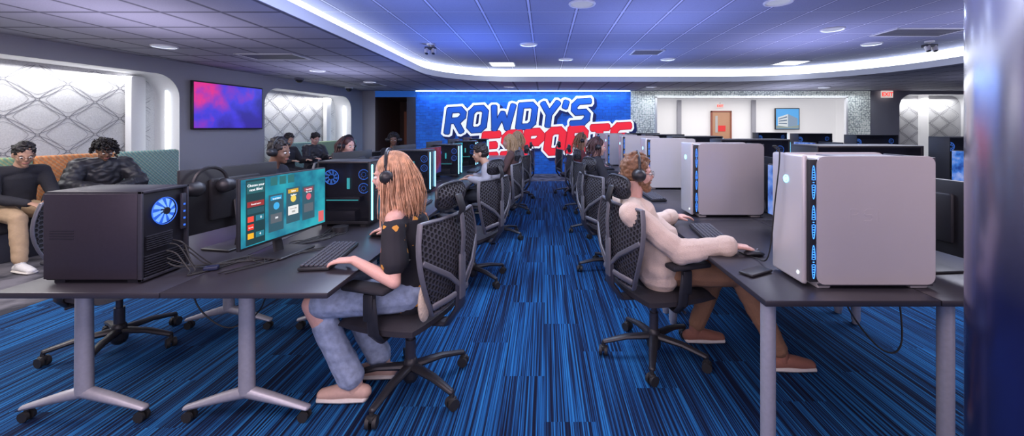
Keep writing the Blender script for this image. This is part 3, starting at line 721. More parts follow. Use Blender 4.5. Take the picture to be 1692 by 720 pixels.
def cable(pts,r=.0035,label='thin black cable across the desk'):
    P=[Vector(p) for p in pts]; Q=[]
    for i in range(len(P)-1):
        a,b,c,d=P[max(i-1,0)],P[i],P[i+1],P[min(i+2,len(P)-1)]
        for k in range(6):
            t=k/6; Q.append(.5*((2*b)+(c-a)*t+(2*a-5*b+4*c-d)*t*t+(3*b-a-3*c+d)*t**3))
    Q.append(P[-1]); g=G(); g.loft(Q,[r]*len(Q),seg=6); g.build('cable',RUB,label=label,category='cable',group='loose cables on the desks')
rc=random.Random(3)
for i in range(7):
    y=1.94+rc.random()*.10; z=.79+rc.random()*.12
    ex=-1.62+rc.random()*.3; ey=2.05+rc.random()*.6
    cable([(-1.83,y,z),(-1.79,y+.01,z-.02),(-1.75+rc.random()*.04,y+.08*rc.random(),.76),(-1.68,y+.2*rc.random(),.745),(ex,ey,.745),(ex+.08,ey+.12,.745)],.0028+.001*rc.random(),'black cable running from the dark tower')
for i in range(6):
    x=-1.62+rc.random()*.12; cable([(x,1.95+rc.random()*.3,.745),(x+.14,2.0+rc.random()*.3,.745),(x+.02,2.3+rc.random()*.2,.745),(x+.14,2.6,.745),(x+.1,2.85,.745)],.003,'tangled black cable behind monitor')
cable([(-1.75,2.0,.71),(-1.72,2.02,.55),(-1.60,2.05,.44),(-1.48,2.1,.50),(-1.42,2.12,.70)],.0035,'cable drooping below the desk')
cable([(1.16,2.0,1.33),(1.12,1.99,1.36),(1.13,1.95,1.33),(1.12,1.97,1.1),(1.13,2.05,.80),(1.14,2.2,.746),(1.10,2.3,.746)],.0035,'headset cable hanging over the white tower')
cable([(1.6,2.3,.71),(1.66,2.2,.45),(1.75,2.1,.3),(1.85,2.1,.35),(1.9,2.2,.70)],.0045,'cable looping below the desk')
g=G(); g.box((0,0,.012),(.06,.035,.02),.005); g.build('usb_hub',mat('hub_black',(.01,.015,.05),.4),None,(-1.66,2.02,.741),.4,label='small black hub on the desk',category='hub')
g=G(); g.cyl((0,0,0),(0,0,.035),.05,seg=24); g.build('speaker_puck',BLACK,None,(-1.40,2.78,.741),0,label='small round black puck behind the monitor',category='speaker')
def downlight(loc,r_=.13):
    r=thing('recessed_light',loc,0,'round white recessed ceiling light','ceiling light','recessed ceiling lights')
    g=G(); g.torus((0,0,-.004),r_+.02,.016,'z',32,6); g.build('trim_ring',WHITEW,r)
    g=G(); g.cyl((0,0,-.002),(0,0,-.006),r_,seg=28); g.build('lens',em('lens_glow',(.62,.66,.85),.45),r)
for x,y in((-.29,7.33),(.455,4.93),(2.8,4.86),(5.87,7.28),(.46,8.9),(2.7,8.9),(-.3,3.4),(4.4,6.2)): downlight((x,y,ZH))
for x,y in((-5.4,5.76),(-4.6,8.2),(-4.4,10.2),(-1,11.4),(3,11.4),(8,11.6)): downlight((x,y,ZL),.12)
def panel(name,loc,sx,sy,m,label,cat):
    r=thing(name,loc,0,label,cat,label)
    g=G()
    for s in(-1,1): g.box((s*sx/2,0,-.006),(.03,sy+.03,.014)); g.box((0,s*sy/2,-.006),(sx,.03,.014))
    g.build('frame',WHITEW,r,smooth=False)
    g=G(); 
    if cat=='vent':
        for k in range(9): g.box((0,-sy/2+sy*(k+.5)/9,-.004),(sx,sy/16,.008),M=None)
    else: g.box((0,0,-.004),(sx,sy,.006))
    g.build('louvre' if cat=='vent' else 'diffuser',m,r,smooth=False)
LP=em('panel_glow',(.85,.92,1),4)
panel('ceiling_light_panel',(-1.0,9.6,ZH),.58,.58,LP,'square glowing ceiling panel','ceiling light'); panel('ceiling_light_panel',(5.7,9.4,ZH),.58,.58,LP,'square glowing ceiling panel','ceiling light')
for x,y,z,sx in((2.04,8.1,ZH,.58),(5.9,6.4,ZH,1.1),(-4.4,6.6,ZL,.9),(-4.6,10.9,ZL,.5)): panel('ceiling_vent',(x,y,z),sx,.5,GREY,'dark slatted ceiling vent','vent')
for x,y,z in((-2.05,7.3,ZH),(6.7,7.06,ZH)):
    r=thing('ceiling_camera',(x,y,z),0,'small camera cluster hanging from the ceiling','camera','hanging ceiling cameras')
    g=G(); g.cyl((0,0,0),(0,0,-.03),.07); g.cyl((0,0,-.03),(0,0,-.07),.02); g.build('mount',WHITEW,r)
    g=G(); g.box((0,0,-.085),(.2,.12,.05),.012); g.build('camera_body',DARK,r)
    for q in(-.06,.06): g=G(); g.cyl((q,-.02,-.10),(q,-.05,-.18),.045,.038); g.build('camera_head',WHITEC,r); g=G(); g.cyl((q,-.051,-.182),(q,-.054,-.19),.028); g.build('lens',BLACK,r)
r=thing('dome_camera',(-5.75,9.5,ZL),0,'black dome security camera on the ceiling','camera')
g=G(); g.cyl((0,0,0),(0,0,-.04),.10); g.build('mount',GREY,r); g=G(); g.ell((0,0,-.04),(.08,.08,.07)); g.build('dome',BLACK,r)
r=thing('dome_camera',(-5.6,11.6,ZL),0,'white dome security camera on the ceiling','camera')
g=G(); g.cyl((0,0,0),(0,0,-.04),.11); g.build('mount',WHITEW,r); g=G(); g.ell((0,0,-.05),(.08,.08,.08)); g.build('dome',BLACK,r)
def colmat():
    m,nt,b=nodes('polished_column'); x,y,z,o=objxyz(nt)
    c=ramp(nt,MA(nt,'MULTIPLY',z,.4),[(.0,(.02,.03,.12)),(.42,(.05,.06,.20)),(.60,(.50,.48,.56)),(1,(.75,.72,.76))])  # reflections painted into the colour: navy below, silvery above
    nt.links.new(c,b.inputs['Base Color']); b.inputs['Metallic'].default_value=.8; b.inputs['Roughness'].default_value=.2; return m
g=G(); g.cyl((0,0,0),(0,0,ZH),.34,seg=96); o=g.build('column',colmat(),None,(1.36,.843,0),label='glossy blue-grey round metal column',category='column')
def benchfab(nm,base,c2):
    m,nt,b=nodes(nm); x,y,z,o=objxyz(nt)
    ck=N(nt,'ShaderNodeTexChecker'); ck.inputs['Scale'].default_value=26; nt.links.new(o,ck.inputs['Vector'])
    wv=N(nt,'ShaderNodeTexWave'); wv.bands_direction='DIAGONAL'; wv.inputs['Scale'].default_value=14; nt.links.new(o,wv.inputs['Vector'])
    c=MIX(nt,MA(nt,'MULTIPLY',wv.outputs['Fac'],.55),base,c2); c=MIX(nt,MA(nt,'MULTIPLY',ck.outputs['Fac'],.28),c,(.10,.14,.15))
    nt.links.new(c,b.inputs['Base Color']); b.inputs['Roughness'].default_value=.9; return m
BF=[benchfab('orange_upholstery',(.80,.26,.07),(.7,.5,.28)),benchfab('cream_teal_upholstery',(.14,.38,.36),(.7,.62,.45)),benchfab('green_upholstery',(.20,.44,.28),(.75,.55,.2))]
def bench(y0,y1,x,label):
    r=thing('bench_seat',(x,(y0+y1)/2,0),-.119,label,'bench'); L=y1-y0
    g=G(); ibox(g,0,.60,-L/2,L/2,.0,.32,.01); g.build('plinth',DARK,r)
    n=max(2,int(L/.8))
    for k in range(n):
        g=G(); ibox(g,.08,.66,-L/2+L*k/n+.005,-L/2+L*(k+1)/n-.005,.32,.45,.03,3); g.build('seat_cushion',FAB,r)
        g=G(); ibox(g,-.04,.12,-L/2+L*k/n+.004,-L/2+L*(k+1)/n-.004,.40,1.10,.04,3); g.build('back_cushion',BF[(k+1)%3 if k<n-1 else 1],r)
bench(3.2,6.7,-6.32,'long bench with orange and teal patterned back')
bench(9.1,12.0,-5.82,'bench with patterned back in the lit alcove')
# ================================================================ PEOPLE
def remesh(g,name,m,parent,vox,it=3,wr=0,wf=9,push=0,loc=None,rz=0):
    me=bpy.data.meshes.new('tmp'); me.from_pydata([tuple(v) for v in g.v],[],g.f)
    bm=bmesh.new(); bm.from_mesh(me); bmesh.ops.recalc_face_normals(bm,faces=bm.faces[:]); bm.to_mesh(me); bm.free()
    t=bpy.data.objects.new('tmp',me)
    md=t.modifiers.new('r','REMESH'); md.mode='VOXEL'; md.voxel_size=vox; md.use_smooth_shade=True
    if it: s=t.modifiers.new('s','SMOOTH'); s.factor=.5; s.iterations=it
    out=evalmesh(t)
    if wr:
        for v in out.vertices:
            n=v.normal.copy(); p=v.co; d=noise.noise(V(p.x*wf,p.y*wf,p.z*wf*1.4))
            v.co=p+n*(d*wr*1.3+push)
    out.polygons.foreach_set('use_smooth',[True]*len(out.polygons))
    out.materials.clear(); out.materials.append(m); out.name=name
    o=bpy.data.objects.new(name,out); COL.objects.link(o); adopt(o,parent)
    if loc is not None: o.location=loc; o.rotation_euler=(0,0,rz)
    return o
def hand(g,w,d,n,side,curl=.35,s=1.0,spread=1):
    w=Vector(w); d=Vector(d).normalized(); n=Vector(n); n=(n-d*n.dot(d)).normalized(); l=n.cross(d)*side
    g.loft([w-d*.01,w+d*.03*s,w+d*.088*s],[(.024*s,.018*s),(.036*s,.016*s),(.040*s,.013*s)],side=l)
    for i,L in enumerate((.070,.078,.072,.056)):
        p=w+d*(.084-(.006 if i==3 else 0))*s+l*(.031-.0205*i)*s; dd=(d+l*(.10-.07*i)*spread).normalized(); P=[p-dd*.015]; 
        for k,f in enumerate((.45,.30,.25)):
            c_=curl if k else curl*.4
            dd=(dd*math.cos(c_)-n*math.sin(c_)).normalized()
            P.append(P[-1]+dd*L*f*s+(dd*.015 if k==0 else V(0,0,0)))
        g.loft(P,[.0095*s,.0092*s,.0085*s,.0072*s],seg=8)
    p=w+d*.025*s+l*.024*s; t=(d*.65+l*.75-n*.25).normalized(); q=p+t*.04*s; t2=(d*.9+l*.3-n*.3).normalized()
    g.loft([p,q,q+t2*.032*s],[.0135*s,.011*s,.0088*s],seg=8)
BASE=dict(P=(0,0,.57),C=(.0,0,.85),N=(.02,0,1.05),H=(.06,0,1.205),yaw=0,pitch=10,SR=(.01,-.17,1.0),SL=(.01,.17,1.0),ER=(.12,-.23,.76),EL=(.12,.23,.76),WR=(.34,-.17,.80),WL=(.34,.17,.80),KR=(.42,-.11,.55),KL=(.42,.11,.55),AR=(.42,-.11,.09),AL=(.42,.11,.09),curl=.35)
def headM(J): return Matrix.Translation(Vector(J['H']))@Matrix.Rotation(math.radians(J['yaw']),4,'Z')@Matrix.Rotation(math.radians(J['pitch']),4,'Y')@Matrix.Scale(J.get('hs',1),4)
def skinmat(n,c):
    m=mat(n,c,.5,bump=.05,bs=200,var=.06); m.node_tree.nodes['Principled BSDF'].inputs['Subsurface Weight'].default_value=.08; m.node_tree.nodes['Principled BSDF'].inputs['Subsurface Radius'].default_value=(.02,.008,.004); return m
def person(loc,rz,label,J,skin,shirt,pants,shoe,hair,hairkind='short',vox=.009,sleeve='long',w=1,headset=True,puff=0,beard=False,glasses=False,hood=False,group=None,ripped=False,off_shoulder=False,knit=0):
    j=dict(BASE); j.update(J); J={k:(Vector(v) if isinstance(v,tuple) else v) for k,v in j.items()}
    P,C,Nn=J['P'],J['C'],J['N']; HM=headM(J); Y=V(0,1,0)
    sd=(J['SL']-J['SR']).normalized()
    g=G()
    g.loft([P+V(-.01,0,-.03),P+V(0,0,.06),(P+C)/2,C,(C+Nn)/2+V(0,0,.02),Nn+V(0,0,-.02)],[(.155*w,.105),(.15*w,.10),(.13*w,.095),(.15*w,.105),(.15*w,.095),(.06,.055)],side=sd,seg=20)
    for S,E,W,s in((J['SR'],J['ER'],J['WR'],1),(J['SL'],J['EL'],J['WL'],-1)):
        g.loft([Nn+V(0,0,-.035),S],[.05,.052*w]); g.loft([S,(S*.6+E*.4),E],[.050*w,.045*w,.036*w]); g.loft([E,(E*.65+W*.35),W],[.037*w,.037*w,.025*w])
        d=J.get('HR' if s==1 else 'HL',None) or (W-E).normalized()*.6+V(.5,0,-.12)
        hand(g,W,d,V(0,0,1),s,J['curl'],1.0 if w>=1 else .93)
    for K,A,s in((J['KR'],J['AR'],-1),(J['KL'],J['AL'],1)):
        hp=P+Y*s*.09; g.loft([hp,(hp+K)/2,K],[.085,.075,.055]); g.loft([K,K*.65+A*.35,A],[.054,.055,.036]); g.loft([A+V(0,0,-.03),A+V(.06,0,-.045),A+V(.13,0,-.055)],[(.035,.03),(.035,.025),(.03,.018)],side=Y)
    hb=HM@V(-.02,0,-.07); g.loft([Nn+V(0,0,-.03),hb],[.056*w,.052*w])
    for c,r in(((-.012,0,.032),(.094,.074,.084)),((.018,0,-.02),(.070,.063,.085)),((.028,0,-.062),(.054,.050,.045)),((.066,0,-.094),(.024,.024,.020)),((.066,0,.02),(.022,.052,.018)),((.052,.034,-.03),(.030,.026,.030)),((.052,-.034,-.03),(.030,.026,.030)),((-.008,.074,-.008),(.020,.010,.031)),((-.008,-.074,-.008),(.020,.010,.031)),((.080,0,-.056),(.014,.026,.008)),((.077,0,-.068),(.014,.022,.007))):
        g.ell(c,r,HM)
    g.loft([HM@V(.080,0,.012),HM@V(.102,0,-.022),HM@V(.090,0,-.034)],[.009,.0135,.013],seg=10)
    body=remesh(g,'person',skin,None,vox,2,loc=loc,rz=rz); body['label']=label; body['category']='person'
    if group: body['group']=group
    EW=mat('eye_white',(.75,.73,.70),.3); EI=mat('iris_dark',(.03,.018,.01),.2)
    for s in(-1,1):
        e=G(); e.ell((.076,s*.030,-.001),(.014,.014,.010),HM,10,7); o=e.build('eye',EW,body); e=G(); e.ell((.0865,s*.030,-.002),(.005,.007,.007),HM,8,6); e.build('iris',EI,o)
        e=G(); e.loft([HM@V(.078,s*.016,.019),HM@V(.083,s*.032,.023),HM@V(.072,s*.050,.018)],[.003,.004,.002],seg=6); e.build('eyebrow',hair,body)
    e=G(); e.loft([HM@V(.086,-.020,-.0615),HM@V(.0955,0,-.0605),HM@V(.086,.020,-.0615)],[(.004,.0045)]*3,seg=6); e.build('mouth',mat('lip_rose',(.42,.14,.13),.5),body)
    g=G(); q=.016+puff
    g.loft([P+V(0,0,-.035),P+V(0,0,.07),(P+C)/2,C,(C+Nn)/2+V(0,0,.015)]+([Nn+V(0,0,-.055)] if off_shoulder else [Nn+V(0,0,-.03)]),[(.178*w+q,.118+q),(.162*w+q,.108+q),(.145*w+q,.104+q),(.155*w+q,.108+q),(.15*w+q,.098+q)]+([(.095,.07)] if off_shoulder else [(.062+q*.7,.058+q*.7)]),side=sd,seg=22)
    for S,E,W in((J['SR'],J['ER'],J['WR']),(J['SL'],J['EL'],J['WL'])):
        if off_shoulder: S2=S*.86+E*.14; g.loft([(C+Nn)/2+V(0,0,.02),S2],[.07,.058])
        else: g.loft([Nn+V(0,0,-.045),S],[.045+q,.052*w+q]); S2=S
        if sleeve=='long': g.loft([S,S*.5+E*.5,E],[.053*w+q,.048*w+q,.042*w+q]); g.loft([E,E*.5+W*.5,E*.06+W*.94],[.042*w+q,.038*w+q,.028*w+q*.8])
        else: g.loft([S2,S2*.35+E*.65],[.050*w+q,.050*w+q*1.5])
    if hood: g.loft([Nn+V(-.02,-.10,-.01),Nn+V(-.09,0,-.02),Nn+V(-.02,.10,-.01)],[.04,.055,.04]); g.loft([Nn+V(.05,-.07,-.03),Nn+V(.0,-.09,.0),Nn+V(-.06,-.05,.01)],[.025,.03,.03]); 
    if knit:
        g.torus((0,0,0),.068,.012,'z',24,6,Matrix.Translation(Nn+V(.0,0,-.005))@Matrix.Rotation(.15,4,'Y'))
        for E,W in((J['ER'],J['WR']),(J['EL'],J['WL'])):
            for t in(.03,.13,.26,.86): g.loft([E+(W-E)*t,E+(W-E)*(t+.045)],[.064*w-.015*t,.064*w-.015*t],seg=12)
        for z_ in(.0,.07,.13): c=P+V(-.01,0,z_+.01); g.loft([c+V(-.02*z_,0,0),c+V(0,0,.02)],[(.192*w,.145)]*2,side=Y,seg=20)
    remesh(g,'jacket' if puff else 'shirt',shirt,body,vox*1.1,3,.005+puff*.25+knit,10 if not puff else 16)
    g=G(); g.loft([P+V(-.01,0,-.045),P+V(0,0,-.005)],[(.160*w,.112),(.155*w,.105)],side=Y,seg=20)
    for K,A,s in((J['KR'],J['AR'],-1),(J['KL'],J['AL'],1)):
        hp=P+Y*s*.09
        if ripped: g.loft([hp,(hp+K)/2,hp*.12+K*.88],[.10,.092,.080]); g.loft([K*.74+A*.26+V(-.004,0,0),K*.45+A*.55,K*.10+A*.90],[.066,.066,.070])
        else: g.loft([hp,(hp+K)/2,K],[.10,.09,.070]); g.loft([K,(K+A)/2,K*.08+A*.92],[.068,.064,.054])
    remesh(g,'trousers',pants,body,vox*1.1,3,.004,14)
    for A in(J['AR'],J['AL']):
        a=Vector((A.x,A.y,.0)); g=G(); z=A.z-.09
        g.loft([a+V(-.05,0,.045+z),a+V(.02,0,.055+z),a+V(.10,0,.045+z),a+V(.175,0,.034+z)],[(.036,.036),(.040,.044),(.044,.034),(.036,.024)],side=Y,seg=14); g.loft([a+V(0,0,.06+z),a+V(0,0,.10+z)],[.040,.038])
        o=g.build('shoe',shoe,body,ang=80)
        g=G(); g.loft([a+V(-.055,0,.018+z),a+V(.06,0,.018+z),a+V(.18,0,.018+z)],[(.042,.018),(.050,.019),(.046,.017)],side=Y,seg=14); g.build('shoe_sole',mat('pale_sole',(.70,.66,.60),.7),o)
        if vox<.008:
            g=G()
            for k in range(4): g.loft([a+V(.03+.024*k,-.028,.080-.009*k+z),a+V(.038+.024*k,0,.096-.010*k+z),a+V(.03+.024*k,.028,.080-.009*k+z)],[.003]*3,seg=6)
            g.build('shoe_lace',mat('pale_lace',(.6,.52,.45),.8),o)
    rr=random.Random(int(abs(loc[0]*100)+abs(loc[1]*37)))
    g=G(); g.ell((-.024,0,.042),(.098,.084,.086),HM,18,12); g.ell((-.04,0,.0),(.078,.078,.07),HM); 
    if hairkind=='short':
        for k in range(46):
            a=rr.random()*2*PI; t=rr.random()*1.25; p=V(-.020+math.sin(t)*math.cos(a)*.096,math.sin(t)*math.sin(a)*.082,.050+math.cos(t)*.086); g.ell(p,(.019,.018,.014),HM,8,6)
        remesh(g,'hair',hair,body,min(vox,.008),1,.006,45)
    elif hairkind=='curly':
        for k in range(190):
            a=rr.random()*2*PI; t=rr.random()*2.0; f=math.sin(t)*math.cos(a)
            if f>.45 and t>1.2: continue
            R_=1.16+rr.random()*.22; p=V(-.024+f*.098*R_,math.sin(t)*math.sin(a)*.090*R_,.040+math.cos(t)*.088*R_)
            P_=[HM@(p+V(.014*math.cos(q*1.6+k),.014*math.sin(q*1.6+k),-.013*q)) for q in range(6)]
            g.loft(P_,[.009,.010,.010,.010,.009,.006],seg=6)
        g.build('hair',hair,body,ang=80)
    else:
        g.build('scalp_hair',hair,body,ang=80)
        g=G(); near=vox<.008; n=1250 if near else 70; ln=.36 if hairkind=='long' else .24; r0=.0026 if near else .0105
        for k in range(n):
            a=PI*(.40+1.20*rr.random()); t=.10+rr.random()*1.2
            d=V(math.sin(t)*math.cos(a),math.sin(t)*math.sin(a),math.cos(t))
            p=HM@V(-.022+d.x*.100,d.y*.086,.044+d.z*.088); P_=[]; Rr=[]
            ox=a*2.2+t*2+rr.random()*1.4; L=ln*(.70+.36*rr.random()); out=(HM.to_3x3()@V(d.x,d.y,0)).normalized(); vol=.010+.050*rr.random(); fl=.03*rr.random()
            m_=11
            for q in range(m_):
                s_=q/(m_-1); sp=vol*math.sin(min(1,s_*2.0)*PI/2)+fl*s_
                P_.append(p+out*(sp+.010*math.sin(s_*8+ox)*s_)+V(.008*math.cos(s_*9+ox),.008*math.sin(s_*7+ox),0)*s_+V(-.02*s_,0,-L*s_))
                Rr.append(r0*(1-.45*s_))
            g.loft(P_,Rr,seg=4)
        g.build('hair',hair,body,ang=80)
    if beard:
        g=G(); g.ell((.026,0,-.072),(.060,.056,.042),HM); g.ell((.066,0,-.100),(.034,.036,.030),HM); g.loft([HM@V(.0,.066,-.02),HM@V(.015,.062,-.06)],[.014,.018]); g.loft([HM@V(.0,-.066,-.02),HM@V(.015,-.062,-.06)],[.014,.018]); g.loft([HM@V(.076,-.03,-.056),HM@V(.094,0,-.045),HM@V(.076,.03,-.056)],[.008,.008,.008])
        remesh(g,'beard',hair,body,.006,1,.004,60)
    if glasses:
        g=G()
        for s in(-1,1): g.torus((.098,s*.032,-.002),.022,.0014,'x',20,5,HM); g.loft([HM@V(.098,s*.053,.002),HM@V(0,s*.082,.004)],[.0014,.0014],seg=5)
        g.loft([HM@V(.1,-.01,0),HM@V(.1,.01,0)],[.0014,.0014],seg=5); g.build('glasses',BLACK,body)
    if headset:
        hs=thing('headset',loc,rz,'black over-ear headset worn by seated person','headset','black headsets')
        r_=.106 if hairkind!='curly' else .125
        M2=HM@Matrix.Translation((-.01,0,.015)); g=G(); g.torus((0,0,0),r_,.010,'x',24,6,M2,(0.05,PI-.05),sx=.95,sy=1.12); g.torus((0,0,.0),r_+.012,.006,'x',24,6,M2,(.35,PI-.35),sx=.95,sy=1.14); g.build('headband',BLACK,hs)
        for s in(-1,1):
            g=G(); g.loft([M2@V(0,s*(r_-.022),-.02),M2@V(0,s*(r_+.010),-.02)],[.044,.038],seg=20); o=g.build('ear_cup',BLACK,hs)
            g=G(); g.cyl(M2@V(0,s*(r_+.030),-.02),M2@V(0,s*(r_+.040),-.02),.020); g.build('cup_plate',GREY,o)
        g=G(); s=1; g.loft([M2@V(.02,s*r_,-.045),M2@V(.06,s*.085,-.085),M2@V(.095,s*.045,-.09)],[.003,.003,.006],seg=6); g.build('microphone',BLACK,hs)
    return body,HM,J
SK1=skinmat('skin_fair',(.72,.42,.34)); SK2=skinmat('skin_tan',(.50,.29,.20)); SK3=skinmat('skin_deep',(.22,.115,.075))
HRED=mat('hair_strawberry_blond',(.56,.31,.18),.45,bs=35,var=.4); HBR=mat('hair_brown',(.22,.11,.055),.6,bs=80,var=.4); HBK=mat('hair_black',(.016,.013,.014),.5); HBL=mat('hair_blond',(.55,.36,.18),.5,var=.3)
def teemat():
    m,nt,b=nodes('printed_black_tee'); x,y,z,o=objxyz(nt)
    vo=N(nt,'ShaderNodeTexVoronoi'); vo.inputs['Scale'].default_value=15; vo.distance='MANHATTAN'; nt.links.new(o,vo.inputs['Vector'])
    s=N(nt,'ShaderNodeSeparateColor'); nt.links.new(vo.outputs['Color'],s.inputs[0])
    c=ramp(nt,s.outputs[1],[(0,(.65,.30,.05)),(.5,(.45,.14,.06)),(.75,(.5,.45,.35))],'CONSTANT')
    nt.links.new(MIX(nt,MA(nt,'LESS_THAN',vo.outputs['Distance'],.34),(.018,.018,.024),c),b.inputs['Base Color']); b.inputs['Roughness'].default_value=.85; return m
DEN=mat('washed_denim',(.32,.39,.53),.85,bump=.15,bs=30,var=.22)
CRM=mat('cream_knit',(.70,.555,.455),.95,bump=.35,bs=170); KHK=mat('brown_canvas',(.33,.17,.095),.85,bump=.3,bs=120); KH2=mat('khaki_cotton',(.42,.29,.18),.85)
BKC=mat('black_cloth',(.022,.022,.030),.85,bump=.3,bs=120); PUF=mat('black_puffer',(.03,.03,.038),.42); HOOD=mat('grey_hoodie',(.36,.35,.38),.9,bump=.4,bs=140)
BRS=mat('brown_suede_shoe',(.33,.14,.095),.8); WSH=mat('white_shoe',(.7,.68,.66),.6); BSH=mat('black_shoe',(.03,.03,.03),.5); TSH=mat('tan_sandal',(.6,.40,.32),.6)
person((-.74,2.26,0),PI,'seated woman in printed black off-shoulder tee and torn jeans, typing',dict(P=(-.02,0,.57),C=(.01,0,.82),N=(.055,0,1.02),H=(.115,0,1.19),pitch=10,yaw=4,hs=.97,SL=(.04,.165,.975),SR=(.05,-.165,.975),EL=(.0,.265,.69),WL=(.215,.235,.79),HL=V(.97,-.12,-.06),ER=(.10,-.27,.74),WR=(.25,-.375,.80),HR=V(.95,-.1,-.1),KL=(.47,.14,.53),KR=(.46,-.12,.54),AL=(.27,.10,.09),AR=(.20,-.10,.09)),SK1,teemat(),DEN,TSH,HRED,'long',.006,'short',.88,ripped=True,off_shoulder=True)
person((.74,2.6,0),0,'seated bearded man in cream sweater and brown trousers using mouse',dict(P=(-.02,0,.575),C=(-.13,0,.83),N=(-.185,0,1.0),H=(-.145,0,1.16),pitch=3,hs=.94,SR=(-.225,-.21,.945),SL=(-.20,.21,.955),ER=(.03,-.275,.735),WR=(.305,-.33,.79),HR=V(1,.05,-.10),EL=(-.02,.29,.75),WL=(.20,.38,.80),KR=(.44,-.14,.56),AR=(.68,-.17,.09),KL=(.44,.12,.57),AL=(.28,.15,.09)),SK1,CRM,KHK,BRS,HBR,'short',.006,'long',1.15,beard=True,glasses=True,knit=.004)
person((-5.78,4.40,0),-.25,'seated young man with glasses in black hoodie and khaki trousers',dict(H=(.20,0,1.16),N=(.12,0,1.03),C=(.05,0,.84),SR=(.10,-.18,.98),SL=(.1,.18,.98),pitch=20,yaw=-14,ER=(.2,-.22,.72),EL=(.2,.22,.72),WR=(.42,-.06,.66),WL=(.42,.06,.66),KR=(.47,-.16,.52),KL=(.47,.14,.52),AR=(.60,-.2,.09),AL=(.52,.14,.09)),SK2,BKC,KH2,WSH,HBK,'short',.009,headset=False,glasses=True)
person((-5.75,5.25,0),-.5,'seated person with curly hair in black puffer jacket looking down',dict(H=(.17,0,1.16),N=(.09,0,1.03),C=(.04,0,.84),SR=(.07,-.2,.97),SL=(.07,.2,.97),pitch=28,ER=(.18,-.32,.74),EL=(.18,.32,.74),WR=(.42,-.06,.68),WL=(.42,.06,.68)),SK3,PUF,BKC,BSH,HBK,'curly',.010,headset=False,puff=.035)
person((-2.78,4.10,0),.0,'seated young man with headset in black top',dict(H=(.10,0,1.21)),SK3,BKC,BKC,BSH,HBK,'short',.011,headset=True)
person((-5.25,8.25,0),-.3,'seated man with dark hair in black jacket',dict(pitch=20),SK2,BKC,BKC,BSH,HBK,'short',.013,headset=False)
person((-5.10,8.95,0),-.5,'seated man in black jacket looking down',dict(pitch=25),SK1,PUF,BKC,BSH,HBK,'short',.013,headset=False,puff=.02)
person((-2.78,5.60,0),0,'seated person with wavy dark hair and headset',dict(yaw=-20),SK1,BKC,BKC,BSH,mat('hair_dark_brown',(.06,.02,.02),.5),'bob',.013)
person((-2.98,7.90,0),-.6,'seated person wearing headset, looking ahead',dict(H=(.06,0,1.22),yaw=-40),SK3,BKC,BKC,BSH,HBK,'short',.013)
person((-.62,5.35,0),PI,'seated man in grey hoodie leaning towards the desk',dict(N=(.14,0,.98),H=(.23,0,1.11),C=(.06,0,.82),SR=(.12,-.17,.93),SL=(.12,.17,.93),pitch=12),SK2,HOOD,BKC,BSH,HBK,'short',.010,headset=False,hood=True)
person((-.56,6.95,0),PI,'seated person with long blond hair in dark top',dict(),SK1,mat('brown_knit',(.16,.09,.08),.9),BKC,BSH,HBL,'long',.012,headset=False)
person((-.54,8.4,0),PI,'seated person with blond hair and grey top',dict(H=(.05,0,1.25)),SK1,HOOD,BKC,BSH,HBL,'long',.013,headset=False)
person((.70,5.6,0),0,'seated woman in black with dark hair and headset',dict(H=(.04,0,1.19)),SK1,BKC,BKC,WSH,mat('hair_dark_brown',(.06,.02,.02),.5),'bob',.010)
person((.62,7.1,0),0,'seated person in dark red top with long brown hair',dict(H=(.04,0,1.23)),SK1,mat('dark_red_plaid',(.14,.035,.04),.9),BKC,BSH,HBR,'long',.012)
g=G(); g.ell((0,0,0),(.022,.06,.10)); g.loft([(0,-.03,.08),(.02,-.03,.2),(0,.03,.08)],[.006]*3,seg=6)
g.build('shoulder_bag',mat('cream_crochet',(.62,.50,.38),.9,bump=.8,bs=90),None,(-.60,2.03,.58),-.2,label='cream crochet bag tucked beside the chair back',category='bag')
hs=thing('headset',(-1.86,2.26,1.17),-.25,'black headset hung over the monitor corner','headset','black headsets')
g=G(); g.torus((0,0,-.03),.09,.010,'x',24,6,None,(.0,PI)); g.build('headband',BLACK,hs)
for s in(-1,1): g=G(); g.loft([(0,s*.075,-.05),(0,s*.105,-.05)],[.042,.036],seg=20); g.build('ear_cup',BLACK,hs)
# ================================================================ LIGHTS
def area(loc,rot,sx,sy,e,c,shape='RECTANGLE'):
    l=bpy.data.lights.new('area','AREA'); l.shape=shape; l.size=sx
    if shape in('RECTANGLE','ELLIPSE'): l.size_y=sy
    l.energy=e; l.color=c; o=bpy.data.objects.new('lamp_and_fill_light',l); COL.objects.link(o); o.location=loc; o.rotation_euler=rot; return o
for x,y in((-.29,7.33),(5.87,7.28),(.46,8.9),(2.7,8.9),(4.4,6.2)): area((x,y,ZH-.012),(0,0,0),.26,.26,7,(.62,.75,1),'DISK')
for x,y in((-5.4,5.76),(-4.6,8.2),(-4.4,10.2),(-1,11.4),(3,11.4),(8,11.6)): area((x,y,ZL-.012),(0,0,0),.22,.22,5,(.75,.82,1),'DISK')
area((-.6,3.6,ZH-.03),(0,0,0),2.4,1.2,105,(.68,.78,1)); area((3.4,3.6,ZH-.03),(0,0,0),3,1.2,115,(.85,.87,1)); area((-4.8,2.4,ZL-.03),(0,0,0),2.4,1.6,105,(1,.93,.92))  # added overhead fills out of view, no fixtures modelled
area((1.6,.4,2.6),(0,0,0),2.0,1.5,70,(1,.76,.80)); area((-1.6,.5,2.6),(0,0,0),2.0,1.5,70,(1,.80,.87)); area((0,-1.8,1.9),(math.radians(80),0,0),6,1.6,95,(.95,.82,.98))  # added pinkish fills above and behind the camera
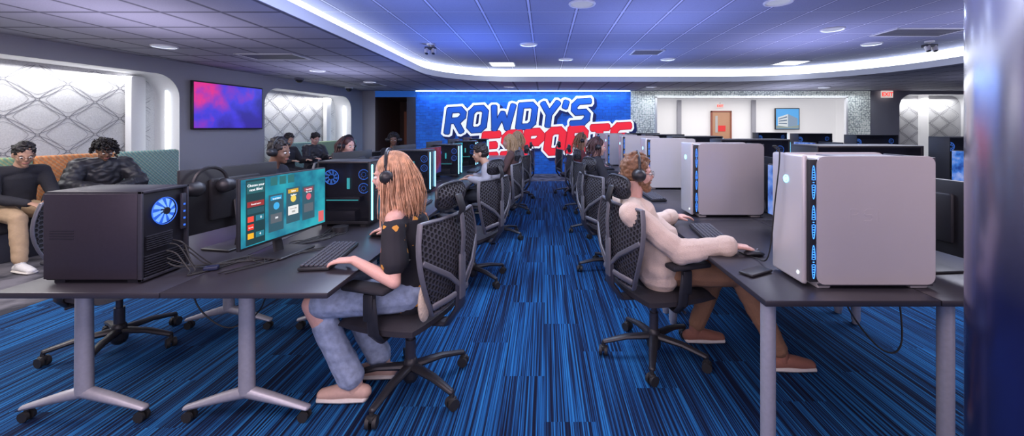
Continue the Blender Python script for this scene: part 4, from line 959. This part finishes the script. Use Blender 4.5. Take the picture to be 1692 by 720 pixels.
area(WP(5.0,2.3,.25),(0,0,0),.2,3.6,34,(1,1,1)); area(WP(10.6,2.3,.25),(0,0,0),.2,2.6,24,(1,1,1)); area((12.4,BY+.22,2.4),(0,0,0),1.8,.2,22,(1,1,1))  # added lights in the alcove tops to whiten the panels
area((-.68,BY-.2,ZL-.03),(math.radians(-15),0,0),6.5,.1,70,(.3,.55,1)); area((6.5,BY-.3,ZL-.03),(math.radians(-15),0,0),7,.1,50,(.9,.95,1))
area((7.5,14.8,2.6),(0,0,0),6,3,150,(1,.97,.95))
def spot(loc,rot,e,c,ang=150):
    l=bpy.data.lights.new('spot','SPOT'); l.energy=e; l.color=c; l.spot_size=math.radians(ang); l.spot_blend=1; l.shadow_soft_size=.0
    o=bpy.data.objects.new('added_uplight',l); COL.objects.link(o); o.location=loc; o.rotation_euler=rot  # added spots with no fixture, tinting the ceiling from below
for x,y,e,c in((-1.3,4.0,130,(.25,.36,1)),(-1.3,7,150,(.15,.28,1)),(1.5,5.6,120,(.36,.44,1)),(1.7,8.5,110,(.28,.40,1)),(4.5,7,140,(.56,.58,1)),(3,3.0,100,(.58,.54,1)),(.5,2.6,50,(.5,.48,1)),(6.5,5,100,(.68,.66,1)),(-4.3,4.2,95,(.80,.74,1)),(-4.2,8.2,80,(.66,.68,1)),(7,11.4,90,(.7,.75,.95)),(10.5,8,120,(.75,.75,.95))):
    spot((x,y,1.36),(PI,0,0),e,c)
w=bpy.data.worlds.new('w'); SC.world=w; w.use_nodes=True; w.node_tree.nodes['Background'].inputs[0].default_value=(.4,.45,.7,1); w.node_tree.nodes['Background'].inputs[1].default_value=.3
cam=bpy.data.cameras.new('camera'); co=bpy.data.objects.new('camera',cam); COL.objects.link(co); SC.camera=co
co.location=(0,0,1.45); co.rotation_euler=(PI/2,0,0); cam.sensor_width=36; cam.lens=670/1692*36; cam.shift_x=-(900-846)/1692; cam.shift_y=-(360-211)/1692; cam.clip_start=.05
SC.view_settings.view_transform='Standard'
bpy.data.scenes.remove(TS)
